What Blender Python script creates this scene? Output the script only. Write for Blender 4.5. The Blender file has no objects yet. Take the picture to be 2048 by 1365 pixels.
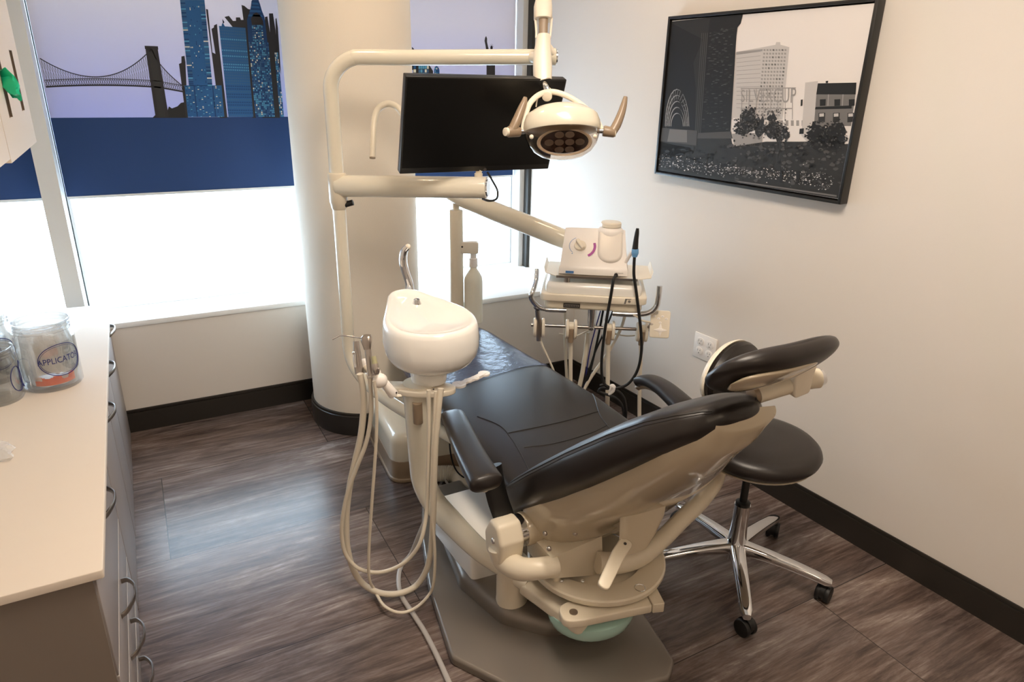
import bpy, bmesh, math, random
from mathutils import Vector as V, Matrix, noise
from math import sin, cos, pi, radians, atan2, sqrt
random.seed(5)
S = bpy.context.scene
COL = S.collection
# ------------------------------------------------------------------ camera (24 mm full frame)
YAW, PITCH, ROLL, F, H = 0.5037, 0.3617, 0.0199, 1365.0, 1.70
_f = V((sin(YAW)*cos(PITCH), cos(YAW)*cos(PITCH), -sin(PITCH)))
_r0 = V((cos(YAW), -sin(YAW), 0)); _u0 = _r0.cross(_f)
_r = _r0*cos(ROLL) + _u0*sin(ROLL); _u = _u0*cos(ROLL) - _r0*sin(ROLL)
CAMP = V((0, 0, H))
def ray(x, y): return _f + _r*((x-1024)/F) - _u*((y-682.5)/F)
# measuring helpers: where a sight line meets a plane of the room
def at(x, y, D): return CAMP + ray(x, y)*D
def onz(x, y, z): d = ray(x, y); return CAMP + d*((z-H)/d.z)
def ony(x, y, Y): d = ray(x, y); return CAMP + d*(Y/d.y)
def onx(x, y, X): d = ray(x, y); return CAMP + d*(X/d.x)
def onp(x, y, p0, n): d = ray(x, y); return CAMP + d*((V(p0)-CAMP).dot(V(n))/d.dot(V(n)))
def onv(x, y, p0): return onp(x, y, p0, (_f.x, _f.y, 0))
cam = bpy.data.cameras.new('camera'); cam.lens = 24.0; cam.sensor_width = 36.0; cam.clip_start = 0.02
co = bpy.data.objects.new('camera', cam); COL.objects.link(co)
co.matrix_world = Matrix(((_r.x, _u.x, -_f.x, 0), (_r.y, _u.y, -_f.y, 0), (_r.z, _u.z, -_f.z, H), (0, 0, 0, 1)))
S.camera = co
S.view_settings.view_transform = 'Standard'; S.view_settings.look = 'None'
S.view_settings.gamma = 1.0; S.view_settings.use_curve_mapping = False
S.view_settings.exposure = 1.15
# ------------------------------------------------------------------ materials
def lin(c): return tuple((v/12.92 if v <= .04045 else ((v+.055)/1.055)**2.4) for v in c)
def rgb(r, g, b): return lin((r/255, g/255, b/255)) + (1,)
def mat(name, c, rough=.5, metal=0, **k):
    m = bpy.data.materials.new(name); m.use_nodes = True
    b = m.node_tree.nodes['Principled BSDF']
    b.inputs['Base Color'].default_value = rgb(*c); b.inputs['Roughness'].default_value = rough; b.inputs['Metallic'].default_value = metal
    for kk, v in k.items(): b.inputs[kk.replace('_', ' ')].default_value = v
    return m
def bump(m, scale, strength, dist=.001, detail=4):
    nt = m.node_tree; n = nt.nodes.new('ShaderNodeTexNoise'); n.inputs['Scale'].default_value = scale; n.inputs['Detail'].default_value = detail
    t = nt.nodes.new('ShaderNodeTexCoord'); nt.links.new(t.outputs['Object'], n.inputs['Vector'])
    b = nt.nodes.new('ShaderNodeBump'); b.inputs['Strength'].default_value = strength; b.inputs['Distance'].default_value = dist
    nt.links.new(n.outputs['Fac'], b.inputs['Height']); nt.links.new(b.outputs['Normal'], nt.nodes['Principled BSDF'].inputs['Normal'])
    return m
M = {}
M['wall'] = bump(mat('wall_paint', (226, 219, 211), .75), 160, .15)
M['ceil'] = mat('ceiling_paint', (235, 232, 226), .9)
M['column'] = bump(mat('column_paint', (234, 224, 209), .8), 220, .35)
M['base'] = mat('dark_baseboard', (42, 38, 34), .35)
M['frame'] = mat('window_frame_metal', (214, 214, 212), .45)
M['sill'] = mat('window_sill_white', (240, 240, 238), .5)
M['gasket'] = mat('dark_gasket', (38, 36, 32), .5)
M['counter'] = mat('worktop_laminate', (226, 214, 200), .6, Specular_IOR_Level=.3)
M['cab'] = bump(mat('grey_laminate', (152, 144, 141), .42), 300, .05)
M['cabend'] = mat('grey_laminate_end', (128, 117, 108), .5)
M['edge'] = mat('laminate_edge', (205, 196, 190), .5)
M['cabin'] = mat('cabinet_gap', (70, 58, 50), .7)
M['nickel'] = mat('brushed_nickel', (165, 160, 155), .28, 1)
M['chrome'] = mat('chrome', (225, 226, 228), .06, 1)
M['steel'] = mat('brushed_steel', (180, 172, 165), .3, 1)
M['cream'] = mat('cream_enamel', (230, 222, 203), .22, Coat_Weight=.5, Coat_Roughness=.05)
M['cream2'] = mat('cream_plastic', (224, 213, 192), .32)
M['shell'] = mat('taupe_beige_shell', (192, 178, 154), .16, Coat_Weight=.6, Coat_Roughness=.04)
M['ivory'] = mat('ivory_plastic', (236, 226, 208), .3)
M['white'] = mat('white_gloss', (250, 247, 241), .15, Coat_Weight=.5, Coat_Roughness=.04)
M['whitep'] = mat('white_plastic', (246, 240, 234), .35)
M['taupe'] = mat('taupe_plastic', (150, 130, 108), .3)
M['metalg'] = mat('grey_metallic_base', (128, 120, 112), .3, .35)
M['leather'] = bump(mat('black_vinyl', (33, 28, 26), .36, Specular_IOR_Level=.45), 420, .12, .0006)
M['seam'] = mat('black_piping', (24, 21, 20), .45)
M['black'] = mat('black_plastic', (22, 21, 20), .35)
M['rubber'] = mat('black_rubber', (20, 20, 21), .5)
M['screen'] = mat('monitor_screen', (9, 9, 9), .3)
M['hose'] = mat('beige_hose', (216, 206, 188), .4)
M['hosew'] = mat('ivory_hose', (222, 213, 196), .4)
M['blue'] = mat('blue_ring', (110, 165, 215), .35)
M['navy'] = mat('navy_wire', (30, 30, 110), .4)
M['glove'] = mat('green_nitrile', (20, 205, 155), .35)
M['cabup'] = bump(mat('beige_laminate', (226, 212, 194), .45), 200, .05)
M['slot'] = mat('slot_lining', (120, 105, 90), .4, .5)
M['teal'] = mat('teal_gel', (172, 208, 198), .2, Coat_Weight=.6)
M['bottle'] = mat('translucent_bottle', (232, 228, 212), .35, Subsurface_Weight=.3, Subsurface_Radius=(.02, .02, .02))
M['purple'] = mat('magenta_print', (176, 70, 160), .5)
M['bprint'] = mat('blue_print', (80, 130, 190), .5)
M['navyp'] = mat('navy_print', (32, 38, 110), .45)
M['orange'] = mat('orange_label', (240, 92, 48), .5)
M['paper'] = mat('white_paper', (236, 232, 228), .7)
M['greyp'] = mat('grey_label', (130, 128, 126), .6)
M['dkp'] = mat('dark_label_print', (60, 56, 52), .5)
M['silver'] = mat('silver_label', (160, 154, 148), .3, .6)
M['lever'] = M['cream2']
def glassm(name, c, rough, ior=1.45, tint=1):
    m = bpy.data.materials.new(name); m.use_nodes = True; b = m.node_tree.nodes['Principled BSDF']
    b.inputs['Base Color'].default_value = rgb(*c); b.inputs['Transmission Weight'].default_value = 1; b.inputs['Roughness'].default_value = rough; b.inputs['IOR'].default_value = ior
    return m
def thin_glass(name):
    m = bpy.data.materials.new(name); m.use_nodes = True; nt = m.node_tree; N = nt.nodes; N.remove(N['Principled BSDF'])
    t = N.new('ShaderNodeBsdfTransparent'); t.inputs[0].default_value = (.955, .965, .965, 1); g = N.new('ShaderNodeBsdfGlossy'); g.inputs['Roughness'].default_value = .02
    lw = N.new('ShaderNodeLayerWeight'); lw.inputs[0].default_value = .35; ms = N.new('ShaderNodeMixShader'); mr = N.new('ShaderNodeMapRange'); mr.inputs[3].default_value = .04; mr.inputs[4].default_value = .75
    nt.links.new(lw.outputs['Facing'], mr.inputs[0]); nt.links.new(mr.outputs[0], ms.inputs[0]); nt.links.new(t.outputs[0], ms.inputs[1]); nt.links.new(g.outputs[0], ms.inputs[2]); nt.links.new(ms.outputs[0], N['Material Output'].inputs[0]); return m
M['glass'] = thin_glass('clear_glass')
M['resv'] = mat('milky_reservoir', (232, 224, 214), .3)
M['pads'] = mat('pale_grey_packets', (188, 186, 184), .6)
M['lens'] = glassm('lamp_lens', (235, 225, 215), .02, 1.2)
def film(name, c, op, rough):
    m = bpy.data.materials.new(name); m.use_nodes = True; nt = m.node_tree; b = nt.nodes['Principled BSDF']
    b.inputs['Base Color'].default_value = rgb(*c); b.inputs['Roughness'].default_value = rough; b.inputs['Alpha'].default_value = op
    return m
M['film'] = bump(film('clear_bag_film', (240, 238, 236), .6, .2), 40, .8, .01)
M['cover'] = bump(film('clear_vinyl_cover', (90, 105, 150), .30, .05), 14, .5, .02)
M['wrap'] = bump(film('plastic_sleeve', (240, 240, 240), .3, .12), 30, .7, .01)
M['hosec'] = film('clear_tubing', (210, 205, 200), .55, .12)
M['print_sky'] = mat('blind_sky', (198, 194, 205), .8)
def gradm(m, z0, z1, c0, c1):   # a printed two-tone sky
    nt = m.node_tree; g = nt.nodes.new('ShaderNodeNewGeometry'); sx = nt.nodes.new('ShaderNodeSeparateXYZ'); nt.links.new(g.outputs['Position'], sx.inputs[0])
    mr = nt.nodes.new('ShaderNodeMapRange'); mr.inputs[1].default_value = z0; mr.inputs[2].default_value = z1; nt.links.new(sx.outputs['Z'], mr.inputs[0])
    mx = nt.nodes.new('ShaderNodeMix'); mx.data_type = 'RGBA'; nt.links.new(mr.outputs[0], mx.inputs[0]); mx.inputs[6].default_value = rgb(*c0); mx.inputs[7].default_value = rgb(*c1)
    nt.links.new(mx.outputs[2], nt.nodes['Principled BSDF'].inputs['Base Color'])
gradm(M['print_sky'], 1.5, 2.0, (176, 180, 212), (216, 210, 214))
M['print_water'] = mat('blind_water', (38, 66, 112), .8)
M['print_dark'] = mat('blind_silhouette', (44, 41, 42), .8)
M['b1'] = mat('blind_blue_dark', (32, 66, 112), .8); M['b2'] = mat('blind_blue_mid', (44, 96, 146), .8)
M['b3'] = mat('blind_blue_light', (96, 168, 204), .8); M['b4'] = mat('blind_window_light', (238, 232, 212), .8)
M['b5'] = mat('blind_blue_grey', (66, 104, 140), .8)
for i, g in enumerate((15, 36, 72, 110, 150, 190, 222)): M['g%d' % i] = mat('canvas_grey_%d' % i, (g, int(g*.975), int(g*.96)), .6)
for k in ('print_sky', 'print_water', 'b1', 'b2', 'b3', 'b4', 'b5'):
    nt = M[k].node_tree; b_ = nt.nodes['Principled BSDF']; tr = nt.nodes.new('ShaderNodeBsdfTranslucent'); ms = nt.nodes.new('ShaderNodeMixShader'); ms.inputs[0].default_value = .17
    if b_.inputs['Base Color'].links: nt.links.new(b_.inputs['Base Color'].links[0].from_socket, tr.inputs[0])
    else: tr.inputs[0].default_value = b_.inputs['Base Color'].default_value
    nt.links.new(b_.outputs[0], ms.inputs[1]); nt.links.new(tr.outputs[0], ms.inputs[2]); nt.links.new(ms.outputs[0], nt.nodes['Material Output'].inputs[0])
def emis(name, c, s, gloss=None):
    m = bpy.data.materials.new(name); m.use_nodes = True; b = m.node_tree.nodes['Principled BSDF']
    b.inputs['Base Color'].default_value = rgb(*c); b.inputs['Emission Color'].default_value = rgb(*c); b.inputs['Emission Strength'].default_value = s; b.inputs['Roughness'].default_value = .4
    return m
M['pane'] = emis('frosted_daylit_glass', (212, 236, 255), 3.8)
M['lamp'] = emis('warm_light_diffuser', (255, 220, 180), 26)
M['lampw'] = emis('panel_light_diffuser', (255, 238, 218), 10.5)
M['lampd'] = emis('dim_panel_light_diffuser', (255, 230, 200), 3.2)
def floor_mat():
    m = bpy.data.materials.new('vinyl_plank_floor'); m.use_nodes = True; nt = m.node_tree; N = nt.nodes; L = nt.links; b = N['Principled BSDF']
    g = N.new('ShaderNodeNewGeometry')
    mp = N.new('ShaderNodeMapping'); mp.inputs['Location'].default_value = (.095-.0, -1.82+.63*4, 0); L.new(g.outputs['Position'], mp.inputs['Vector'])
    br = N.new('ShaderNodeTexBrick'); L.new(mp.outputs[0], br.inputs['Vector'])
    br.inputs['Scale'].default_value = 1; br.inputs['Brick Width'].default_value = 1.25; br.inputs['Row Height'].default_value = .63; br.inputs['Mortar Size'].default_value = .0016
    br.inputs['Mortar Smooth'].default_value = 0; br.offset = .4; br.offset_frequency = 2
    br.inputs['Color1'].default_value = (0, 0, 0, 1); br.inputs['Color2'].default_value = (1, 1, 1, 1)
    def nz(scale, sc, detail=8, rough=.65, dist=0, src=None):
        q = N.new('ShaderNodeMapping'); q.inputs['Scale'].default_value = sc; L.new(g.outputs['Position'], q.inputs['Vector'])
        if src:  # plank-wise offset so the grain breaks at the seams
            ad = N.new('ShaderNodeVectorMath'); ad.operation = 'MULTIPLY_ADD'; L.new(br.outputs['Color'], ad.inputs[0]); ad.inputs[1].default_value = (3, 3, 3); L.new(q.outputs[0], ad.inputs[2]); q = ad
        n = N.new('ShaderNodeTexNoise'); n.inputs['Scale'].default_value = scale; n.inputs['Detail'].default_value = detail; n.inputs['Roughness'].default_value = rough; n.inputs['Distortion'].default_value = dist
        L.new(q.outputs[0], n.inputs['Vector']); return n.outputs['Fac']
    a = nz(3.2, (.55, 3.2, 1), 10, .72, .5, 1); c = nz(9, (.5, 8, 1), 8, .7, .2, 1); d = nz(1.1, (.8, 1.3, 1), 4, .5, 0, 1)
    def mth(op, x, y):
        n = N.new('ShaderNodeMath'); n.operation = op
        for i, v in enumerate((x, y)):
            if isinstance(v, (int, float)): n.inputs[i].default_value = v
            else: L.new(v, n.inputs[i])
        return n.outputs[0]
    s = mth('ADD', mth('MULTIPLY', a, .55), mth('ADD', mth('MULTIPLY', c, .33), mth('MULTIPLY', d, .12)))
    cr = N.new('ShaderNodeValToRGB'); L.new(s, cr.inputs[0]); e = cr.color_ramp
    e.elements[0].position = .36; e.elements[0].color = rgb(54, 46, 43); e.elements[1].position = .64; e.elements[1].color = rgb(178, 170, 165)
    for p, cc in ((.44, (82, 70, 65)), (.5, (106, 92, 86)), (.56, (130, 117, 110))): q = e.elements.new(p); q.color = rgb(*cc)
    hue = nz(1.7, (.6, 1.6, 1), 3, .5, 0, 1)
    mx = N.new('ShaderNodeMix'); mx.data_type = 'RGBA'; mx.blend_type = 'MULTIPLY'; mx.inputs[0].default_value = .8; L.new(cr.outputs[0], mx.inputs[6])
    cr2 = N.new('ShaderNodeValToRGB'); cr2.color_ramp.elements[0].position = .35; cr2.color_ramp.elements[0].color = rgb(255, 244, 236); cr2.color_ramp.elements[1].position = .65; cr2.color_ramp.elements[1].color = rgb(240, 246, 255)
    L.new(hue, cr2.inputs[0]); L.new(cr2.outputs[0], mx.inputs[7])
    m2 = N.new('ShaderNodeMix'); m2.data_type = 'RGBA'; L.new(br.outputs['Fac'], m2.inputs[0]); L.new(mx.outputs[2], m2.inputs[6]); m2.inputs[7].default_value = rgb(48, 42, 40)
    L.new(m2.outputs[2], b.inputs['Base Color']); b.inputs['Roughness'].default_value = .27
    bp = N.new('ShaderNodeBump'); bp.inputs['Strength'].default_value = .12; bp.inputs['Distance'].default_value = .002; L.new(s, bp.inputs['Height']); L.new(bp.outputs[0], b.inputs['Normal'])
    return m
M['floor'] = floor_mat()
# ------------------------------------------------------------------ mesh builder
def frame(o, x, y=None, z=None):
    """matrix with origin o and axes x,y,z (any missing one is completed)"""
    x = V(x).normalized()
    if z is None: y = V(y); y = (y-x*y.dot(x)).normalized(); z = x.cross(y)
    elif y is None: z = V(z); z = (z-x*z.dot(x)).normalized(); y = z.cross(x)
    m = Matrix.Identity(4)
    for i in range(3): m[i][0] = x[i]; m[i][1] = y[i]; m[i][2] = z[i]; m[i][3] = o[i]
    return m
def axisframe(o, z):
    z = V(z).normalized(); x = V((1, 0, 0)) if abs(z.x) < .8 else V((0, 1, 0)); x = (x-z*x.dot(z)).normalized()
    return frame(o, x, z.cross(x))
I4 = Matrix.Identity(4)
def smooth(pts, k=6):
    pts = [V(p) for p in pts]
    if len(pts) < 3: return pts
    out = []; P = [pts[0]*2-pts[1]] + pts + [pts[-1]*2-pts[-2]]
    for i in range(1, len(P)-2):
        a, b, c, d = P[i-1], P[i], P[i+1], P[i+2]
        for j in range(k):
            t = j/k; out.append(.5*((2*b)+(c-a)*t+(2*a-5*b+4*c-d)*t*t+(3*b-a-3*c+d)*t**3))
    out.append(pts[-1]); return out
def rpoly(pts, r, n=5):
    """round the corners of a 2-D polygon; r a number or one per corner"""
    out = []; N = len(pts)
    for i in range(N):
        p = V(pts[i]).to_2d(); a = V(pts[i-1]).to_2d(); b = V(pts[(i+1) % N]).to_2d(); rr = r[i] if isinstance(r, (list, tuple)) else r
        u = (a-p); w = (b-p); lu, lw = u.length, w.length; u.normalize(); w.normalize()
        ang = math.acos(max(-1, min(1, u.dot(w))))
        if rr <= 0 or ang > pi-.02: out.append(p); continue
        d = min(rr/math.tan(ang/2), lu*.49, lw*.49)
        for j in range(n+1):
            t = j/n; out.append((p+u*d)*(1-t)**2 + p*2*t*(1-t) + (p+w*d)*t*t)
    return out
def ell(a, b, n=32, e=2.0, cx=0, cy=0):
    o = []
    for i in range(n):
        t = 2*pi*i/n; c, s = cos(t), sin(t)
        o.append(V((cx+a*math.copysign(abs(c)**(2/e), c), cy+b*math.copysign(abs(s)**(2/e), s))))
    return o
def inset(poly, d):
    N = len(poly); out = []
    ar = sum(poly[i].x*poly[(i+1) % N].y-poly[(i+1) % N].x*poly[i].y for i in range(N)); sg = 1 if ar > 0 else -1
    for i in range(N):
        a = poly[i]-poly[i-1]; b = poly[(i+1) % N]-poly[i]
        na = V((-a.y, a.x))*sg; nb = V((-b.y, b.x))*sg
        if na.length > 1e-9: na.normalize()
        if nb.length > 1e-9: nb.normalize()
        n = na+nb
        if n.length < 1e-6: n = na.copy()
        n.normalize(); k = max(.5, n.dot(na)); out.append(poly[i]+n*(d/k))
    return out
class MB:
    RS = 1.0
    def __init__(s): s.v = []; s.f = []; s.m = []; s.cur = 0
    def mt(s, i): s.cur = i; return s
    def add(s, vs, fs):
        o = len(s.v); s.v += [V(v) for v in vs]; s.f += [tuple(i+o for i in f) for f in fs]; s.m += [s.cur]*len(fs); return s
    def rings(s, R, caps=True, closed=False):
        n = len(R[0]); vs = [p for r in R for p in r]; fs = []
        for i in range(len(R)-(0 if closed else 1)):
            j = (i+1) % len(R)
            for k in range(n): l = (k+1) % n; fs.append((i*n+k, i*n+l, j*n+l, j*n+k))
        if caps and not closed:
            fs.append(tuple(range(n))[::-1]); fs.append(tuple((len(R)-1)*n+k for k in range(n)))
        return s.add(vs, fs)
    def slab(s, poly, z0, z1, fil=0, fr=I4, n=3, filb=None):
        poly = [V(p).to_2d() for p in poly]; fb = fil if filb is None else filb; R = []
        def ring(d, z): q = inset(poly, d) if d > 0 else poly; R.append([fr @ V((p.x, p.y, z)) for p in q])
        if fb > 0:
            for i in range(n): t = pi/2*i/n; ring(fb*(1-sin(t)), z0+fb*(1-cos(t)))
        ring(0, z0+fb)
        if z1-fil > z0+fb+1e-6: ring(0, z1-fil)
        if fil > 0:
            for i in range(1, n+1): t = pi/2*i/n; ring(fil*(1-cos(t)), z1-fil+fil*sin(t))
        return s.rings(R)
    def box(s, x0, x1, y0, y1, z0, z1, fil=0, fr=I4, n=2):
        P = [(x0, y0), (x1, y0), (x1, y1), (x0, y1)]
        if fil > 0: return s.slab(rpoly(P, fil, 3), z0, z1, fil, fr, n)
        return s.slab(P, z0, z1, 0, fr)
    def cbox(s, c, sx, sy, sz, fil=0, fr=I4):
        return s.box(c[0]-sx/2, c[0]+sx/2, c[1]-sy/2, c[1]+sy/2, c[2]-sz/2, c[2]+sz/2, fil, fr)
    def tube(s, pts, r, n=14, k=6, sm=True, caps=True, flat=1.0, rib=0):
        np_ = len(pts); P = smooth(pts, k) if sm else [V(p) for p in pts]
        def rad(i):
            if not isinstance(r, (list, tuple)): return r
            t = i/(len(P)-1)*(np_-1); a = min(int(t), np_-2); return r[a]+(r[a+1]-r[a])*(t-a)
        R = []; nrm = None
        for i, p in enumerate(P):
            t = (P[min(i+1, len(P)-1)]-P[max(i-1, 0)])
            if t.length < 1e-9: t = V((0, 0, 1))
            t.normalize()
            if nrm is None: nrm = V((0, 0, 1)) if abs(t.z) < .9 else V((1, 0, 0))
            nrm = (nrm-t*nrm.dot(t)).normalized(); b = t.cross(nrm); rr = rad(i)
            rr *= MB.RS
            if rib: rr *= 1+rib*(1 if i % 2 else -1)
            R.append([p+nrm*(cos(2*pi*j/n)*rr*flat)+b*(sin(2*pi*j/n)*rr) for j in range(n)])
        return s.rings(R, caps)
    def lathe(s, prof, fr=I4, n=28, sx=1, sy=1):
        R = [[fr @ V((max(r, 1e-5)*cos(2*pi*j/n)*sx, max(r, 1e-5)*sin(2*pi*j/n)*sy, z)) for j in range(n)] for r, z in prof]
        return s.rings(R)
    def cyl(s, a, b, r, n=20, r2=None, bev=0):
        a, b = V(a), V(b); L = (b-a).length; r2 = (r if r2 is None else r2)*MB.RS; r = r*MB.RS; bev = min(bev*MB.RS, L*.4); fr = axisframe(a, b-a)
        pr = [(r, 0), (r2, L)] if not bev else [(r-bev, 0), (r-bev*.3, bev*.3), (r, bev), (r2, L-bev), (r2-bev*.3, L-bev*.3), (r2-bev, L)]
        return s.lathe(pr, fr, n)
    def ball(s, c, a, b=None, d=None, fr=None, n=20, m=12):
        b = b or a; d = d or a; a, b, d = a*MB.RS, b*MB.RS, d*MB.RS; fr = fr or Matrix.Translation(V(c))
        R = [[fr @ V((a*sin(pi*(i+.02)/(m+.04))*cos(2*pi*j/n), b*sin(pi*(i+.02)/(m+.04))*sin(2*pi*j/n), -d*cos(pi*(i+.02)/(m+.04)))) for j in range(n)] for i in range(m+1)]
        return s.rings(R)
    def secs(s, L, n=32, caps=True):
        """L: list of (centre, X, Y, a, b, e) superellipse sections"""
        R = []
        for c, X, Y, a, b, e in L:
            X = V(X).normalized(); Y = V(Y).normalized(); R.append([V(c)+X*q.x+Y*q.y for q in ell(a, b, n, e)])
        return s.rings(R, caps)
    def poly(s, pts): return s.add(pts, [tuple(range(len(pts)))])
    def build(s, name, mats, parent=None, ang=38):
        me = bpy.data.meshes.new(name); root = parent
        off = V((0, 0, 0))
        if parent is None:
            xs = [v.x for v in s.v]; ys = [v.y for v in s.v]; zs = [v.z for v in s.v]
            off = V(((min(xs)+max(xs))/2, (min(ys)+max(ys))/2, min(zs)))
        else:
            off = parent.get('_o'); off = V(off) if off is not None else V((0, 0, 0))
        me.from_pydata([tuple(v-off) for v in s.v], [], s.f)
        if not isinstance(mats, (list, tuple)): mats = [mats]
        for q in mats: me.materials.append(M[q])
        me.polygons.foreach_set('material_index', s.m)
        bm = bmesh.new(); bm.from_mesh(me); bmesh.ops.recalc_face_normals(bm, faces=bm.faces); bm.to_mesh(me); bm.free()
        me.polygons.foreach_set('use_smooth', [True]*len(me.polygons))
        try: me.set_sharp_from_angle(angle=radians(ang))
        except Exception: pass
        o = bpy.data.objects.new(name, me); COL.objects.link(o)
        if parent is None: o.location = off
        else: o.parent = parent
        o['_o'] = tuple(off)
        return o
def thing(name, loc, label, cat, group=None):
    o = bpy.data.objects.new(name, None); COL.objects.link(o); o.location = loc; o['_o'] = tuple(loc); o.empty_display_size = .05
    o['label'] = label; o['category'] = cat
    if group: o['group'] = group
    return o
def tag(o, label, cat, group=None):
    o['label'] = label; o['category'] = cat
    if group: o['group'] = group
    return o
def struct(o): o['kind'] = 'structure'; return o
def txt(s, size, font_scale_x=1.0):
    """2-D outline of a word as mesh data centred on the origin"""
    c = bpy.data.curves.new('t', 'FONT'); c.body = s; c.size = size; c.align_x = 'CENTER'; c.align_y = 'CENTER'; c.resolution_u = 3
    o = bpy.data.objects.new('t', c); COL.objects.link(o); dg = bpy.context.evaluated_depsgraph_get(); me = o.evaluated_get(dg).to_mesh()
    vs = [(v.co.x*font_scale_x, v.co.y) for v in me.vertices]; fs = [tuple(p.vertices) for p in me.polygons]
    bpy.data.objects.remove(o); bpy.data.curves.remove(c); return vs, fs
# ================================================================== ROOM
TH = -.0597; WN = V((cos(TH), -sin(TH), 0)); WD = V((sin(TH), cos(TH), 0)); WP = WN*2.391
def wallx(y): return (2.391+sin(TH)*y)/cos(TH)
CEIL = 2.75; YB = -2.2; XL = -.86
def quadwall(name, pts, m): mb = MB(); mb.poly(pts); return mb
m_ = MB(); m_.box(XL-.1, 2.9, YB-.1, 4.1, -.06, 0); struct(m_.build('floor', 'floor'))
m_ = MB(); m_.box(XL-.1, 2.9, YB-.1, 4.1, CEIL, CEIL+.06); struct(m_.build('ceiling', 'ceil'))
# window wall: low wall with deep sill; left part at Y=3.625, right part steps forward to 3.23 behind the column
m_ = MB(); m_.box(XL, .95, 3.625, 4.0, 0, .555); m_.box(.95, wallx(3.23)+.02, 3.23, 4.0, 0, .555); m_.box(XL, 2.4, 3.96, 4.06, .5, CEIL)
struct(m_.build('wall_back', 'wall'))
m_ = MB(); m_.box(XL, .95, 3.618, 3.96, .555, .583, .004); m_.box(.95, wallx(3.23)+.01, 3.222, 3.96, .555, .583, .004); struct(m_.build('trim_1', 'sill'))
def wallbox(mb, y0, y1, z0, z1, t0, t1, fil=0):
    fr = frame(WP, WD, -WN); mb.box(y0, y1, t0, t1, z0, z1, fil, fr)   # local x along wall, y out into the room
m_ = MB(); wallbox(m_, YB-.2, 4.2, 0, CEIL, -.12, 0); struct(m_.build('wall_right', 'wall'))
m_ = MB(); m_.box(XL-.1, XL, YB, 4.0, 0, CEIL); struct(m_.build('wall_left', 'wall'))
m_ = MB(); m_.box(XL, 2.6, YB-.1, YB, 0, CEIL); struct(m_.build('wall_front', 'wall'))
m_ = MB(); wallbox(m_, YB, 3.24, 0, .105, 0, .011); wallbox(m_, YB, 3.24, .105, .121, 0, .007, .002); struct(m_.build('baseboard_right', 'base'))
m_ = MB(); m_.box(-.21, .95, 3.613, 3.626, 0, .105); m_.box(-.21, .95, 3.617, 3.626, .105, .121, .002); m_.box(1.1, wallx(3.23), 3.218, 3.231, 0, .105); m_.box(1.1, wallx(3.23), 3.222, 3.231, .105, .121, .002); struct(m_.build('baseboard_back', 'base'))
CC = (.952, 3.335); CR = .288
m_ = MB(); m_.lathe([(CR, 0), (CR, CEIL)], Matrix.Translation((CC[0], CC[1], 0)), 72); struct(m_.build('wall_column', 'column'))
m_ = MB(); m_.lathe([(CR+.014, 0), (CR+.014, .105), (CR+.01, .107), (CR+.009, .119), (CR+.001, .121)], Matrix.Translation((CC[0], CC[1], 0)), 72); struct(m_.build('baseboard_column', 'base'))
# windows
def window(name, x0, x1):
    f = MB(); z0, z1 = .583, CEIL
    f.box(x0, x1, 3.885, 3.955, z0, z0+.012); f.box(x0, x1, 3.885, 3.955, z1-.05, z1)
    f.box(x0, x0+.012, 3.885, 3.955, z0+.012, z1-.05); f.box(x1-.012, x1, 3.885, 3.955, z0+.012, z1-.05)
    w = struct(f.build(name, 'frame')); p = MB(); p.box(x0+.012, x1-.012, 3.905, 3.912, z0+.012, z1-.05); p.build('pane', 'pane', w)
    return w
window('window_1', XL+.01, -.372); window('window_2', -.29, .95); window('window_3', .97, 2.115)
m_ = MB(); m_.box(-.372, -.296, 3.70, 3.96, .583, CEIL); struct(m_.build('trim_2', 'frame'))
m_ = MB(); m_.box(2.118, 2.16, 3.785, 3.96, .583, CEIL); struct(m_.build('trim_3', 'frame'))
m_ = MB(); m_.box(2.150, 2.185, 3.735, 3.785, .583, CEIL); struct(m_.build('trim_4', 'gasket'))
# ---- roller blinds with a printed skyline
BY = 3.868
def P2(x, y): p = ony(x, y, BY); return (p.x, p.z)
class Print:
    def __init__(s, x0, x1, z0, z1):
        s.m = MB(); s.x0, s.x1, s.z0, s.z1 = x0, x1, z0, z1; s.l = 1
        s.mats = ['print_sky']; s.m.box(x0, x1, BY, BY+.002, z0, z1)
    def idx(s, mt):
        if mt not in s.mats: s.mats.append(mt)
        return s.mats.index(mt)
    def poly(s, mt, pts, layer=None):
        s.m.mt(s.idx(mt)); y = BY-.00025*(layer or s.l)
        s.m.poly([(min(max(x, s.x0), s.x1), y, min(max(z, s.z0), s.z1)) for x, z in pts])
    def px(s, mt, pts, layer=None): s.poly(mt, [P2(*p) for p in pts], layer)
    def line(s, mt, a, b, w, layer=None):
        a, b = V(a), V(b)
        if min(a.x, b.x) < s.x0 or max(a.x, b.x) > s.x1: return
        d = (b-a); n = V((-d.y, d.x)).normalized()*w/2; s.poly(mt, [a+n, b+n, b-n, a-n], layer)
    def rect(s, mt, x0, z0, x1, z1, layer=None): s.poly(mt, [(x0, z0), (x1, z0), (x1, z1), (x0, z1)], layer)
HZ = 1.512; BB = 1.156
def blind(name, x0, x1, label, draw):
    r = thing(name, ((x0+x1)/2, BY, BB), label, 'roller blind', 'printed skyline roller blinds')
    p = Print(x0, x1, BB, CEIL-.06); p.rect('print_water', x0, BB, x1, HZ, 1); draw(p)
    p.m.build('printed_fabric', p.mats, r)
    q = MB(); q.box(x0, x1, BY-.002, BY+.006, BB-.012, BB); q.build('hem_bar', 'frame', r)
    q = MB(); q.cyl((x0, BY+.01, CEIL-.04), (x1, BY+.01, CEIL-.04), .022, 20); q.build('roller', 'frame', r)
    return r
def tower(p, mt, pxs, layer): p.px(mt, pxs, layer)
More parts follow.
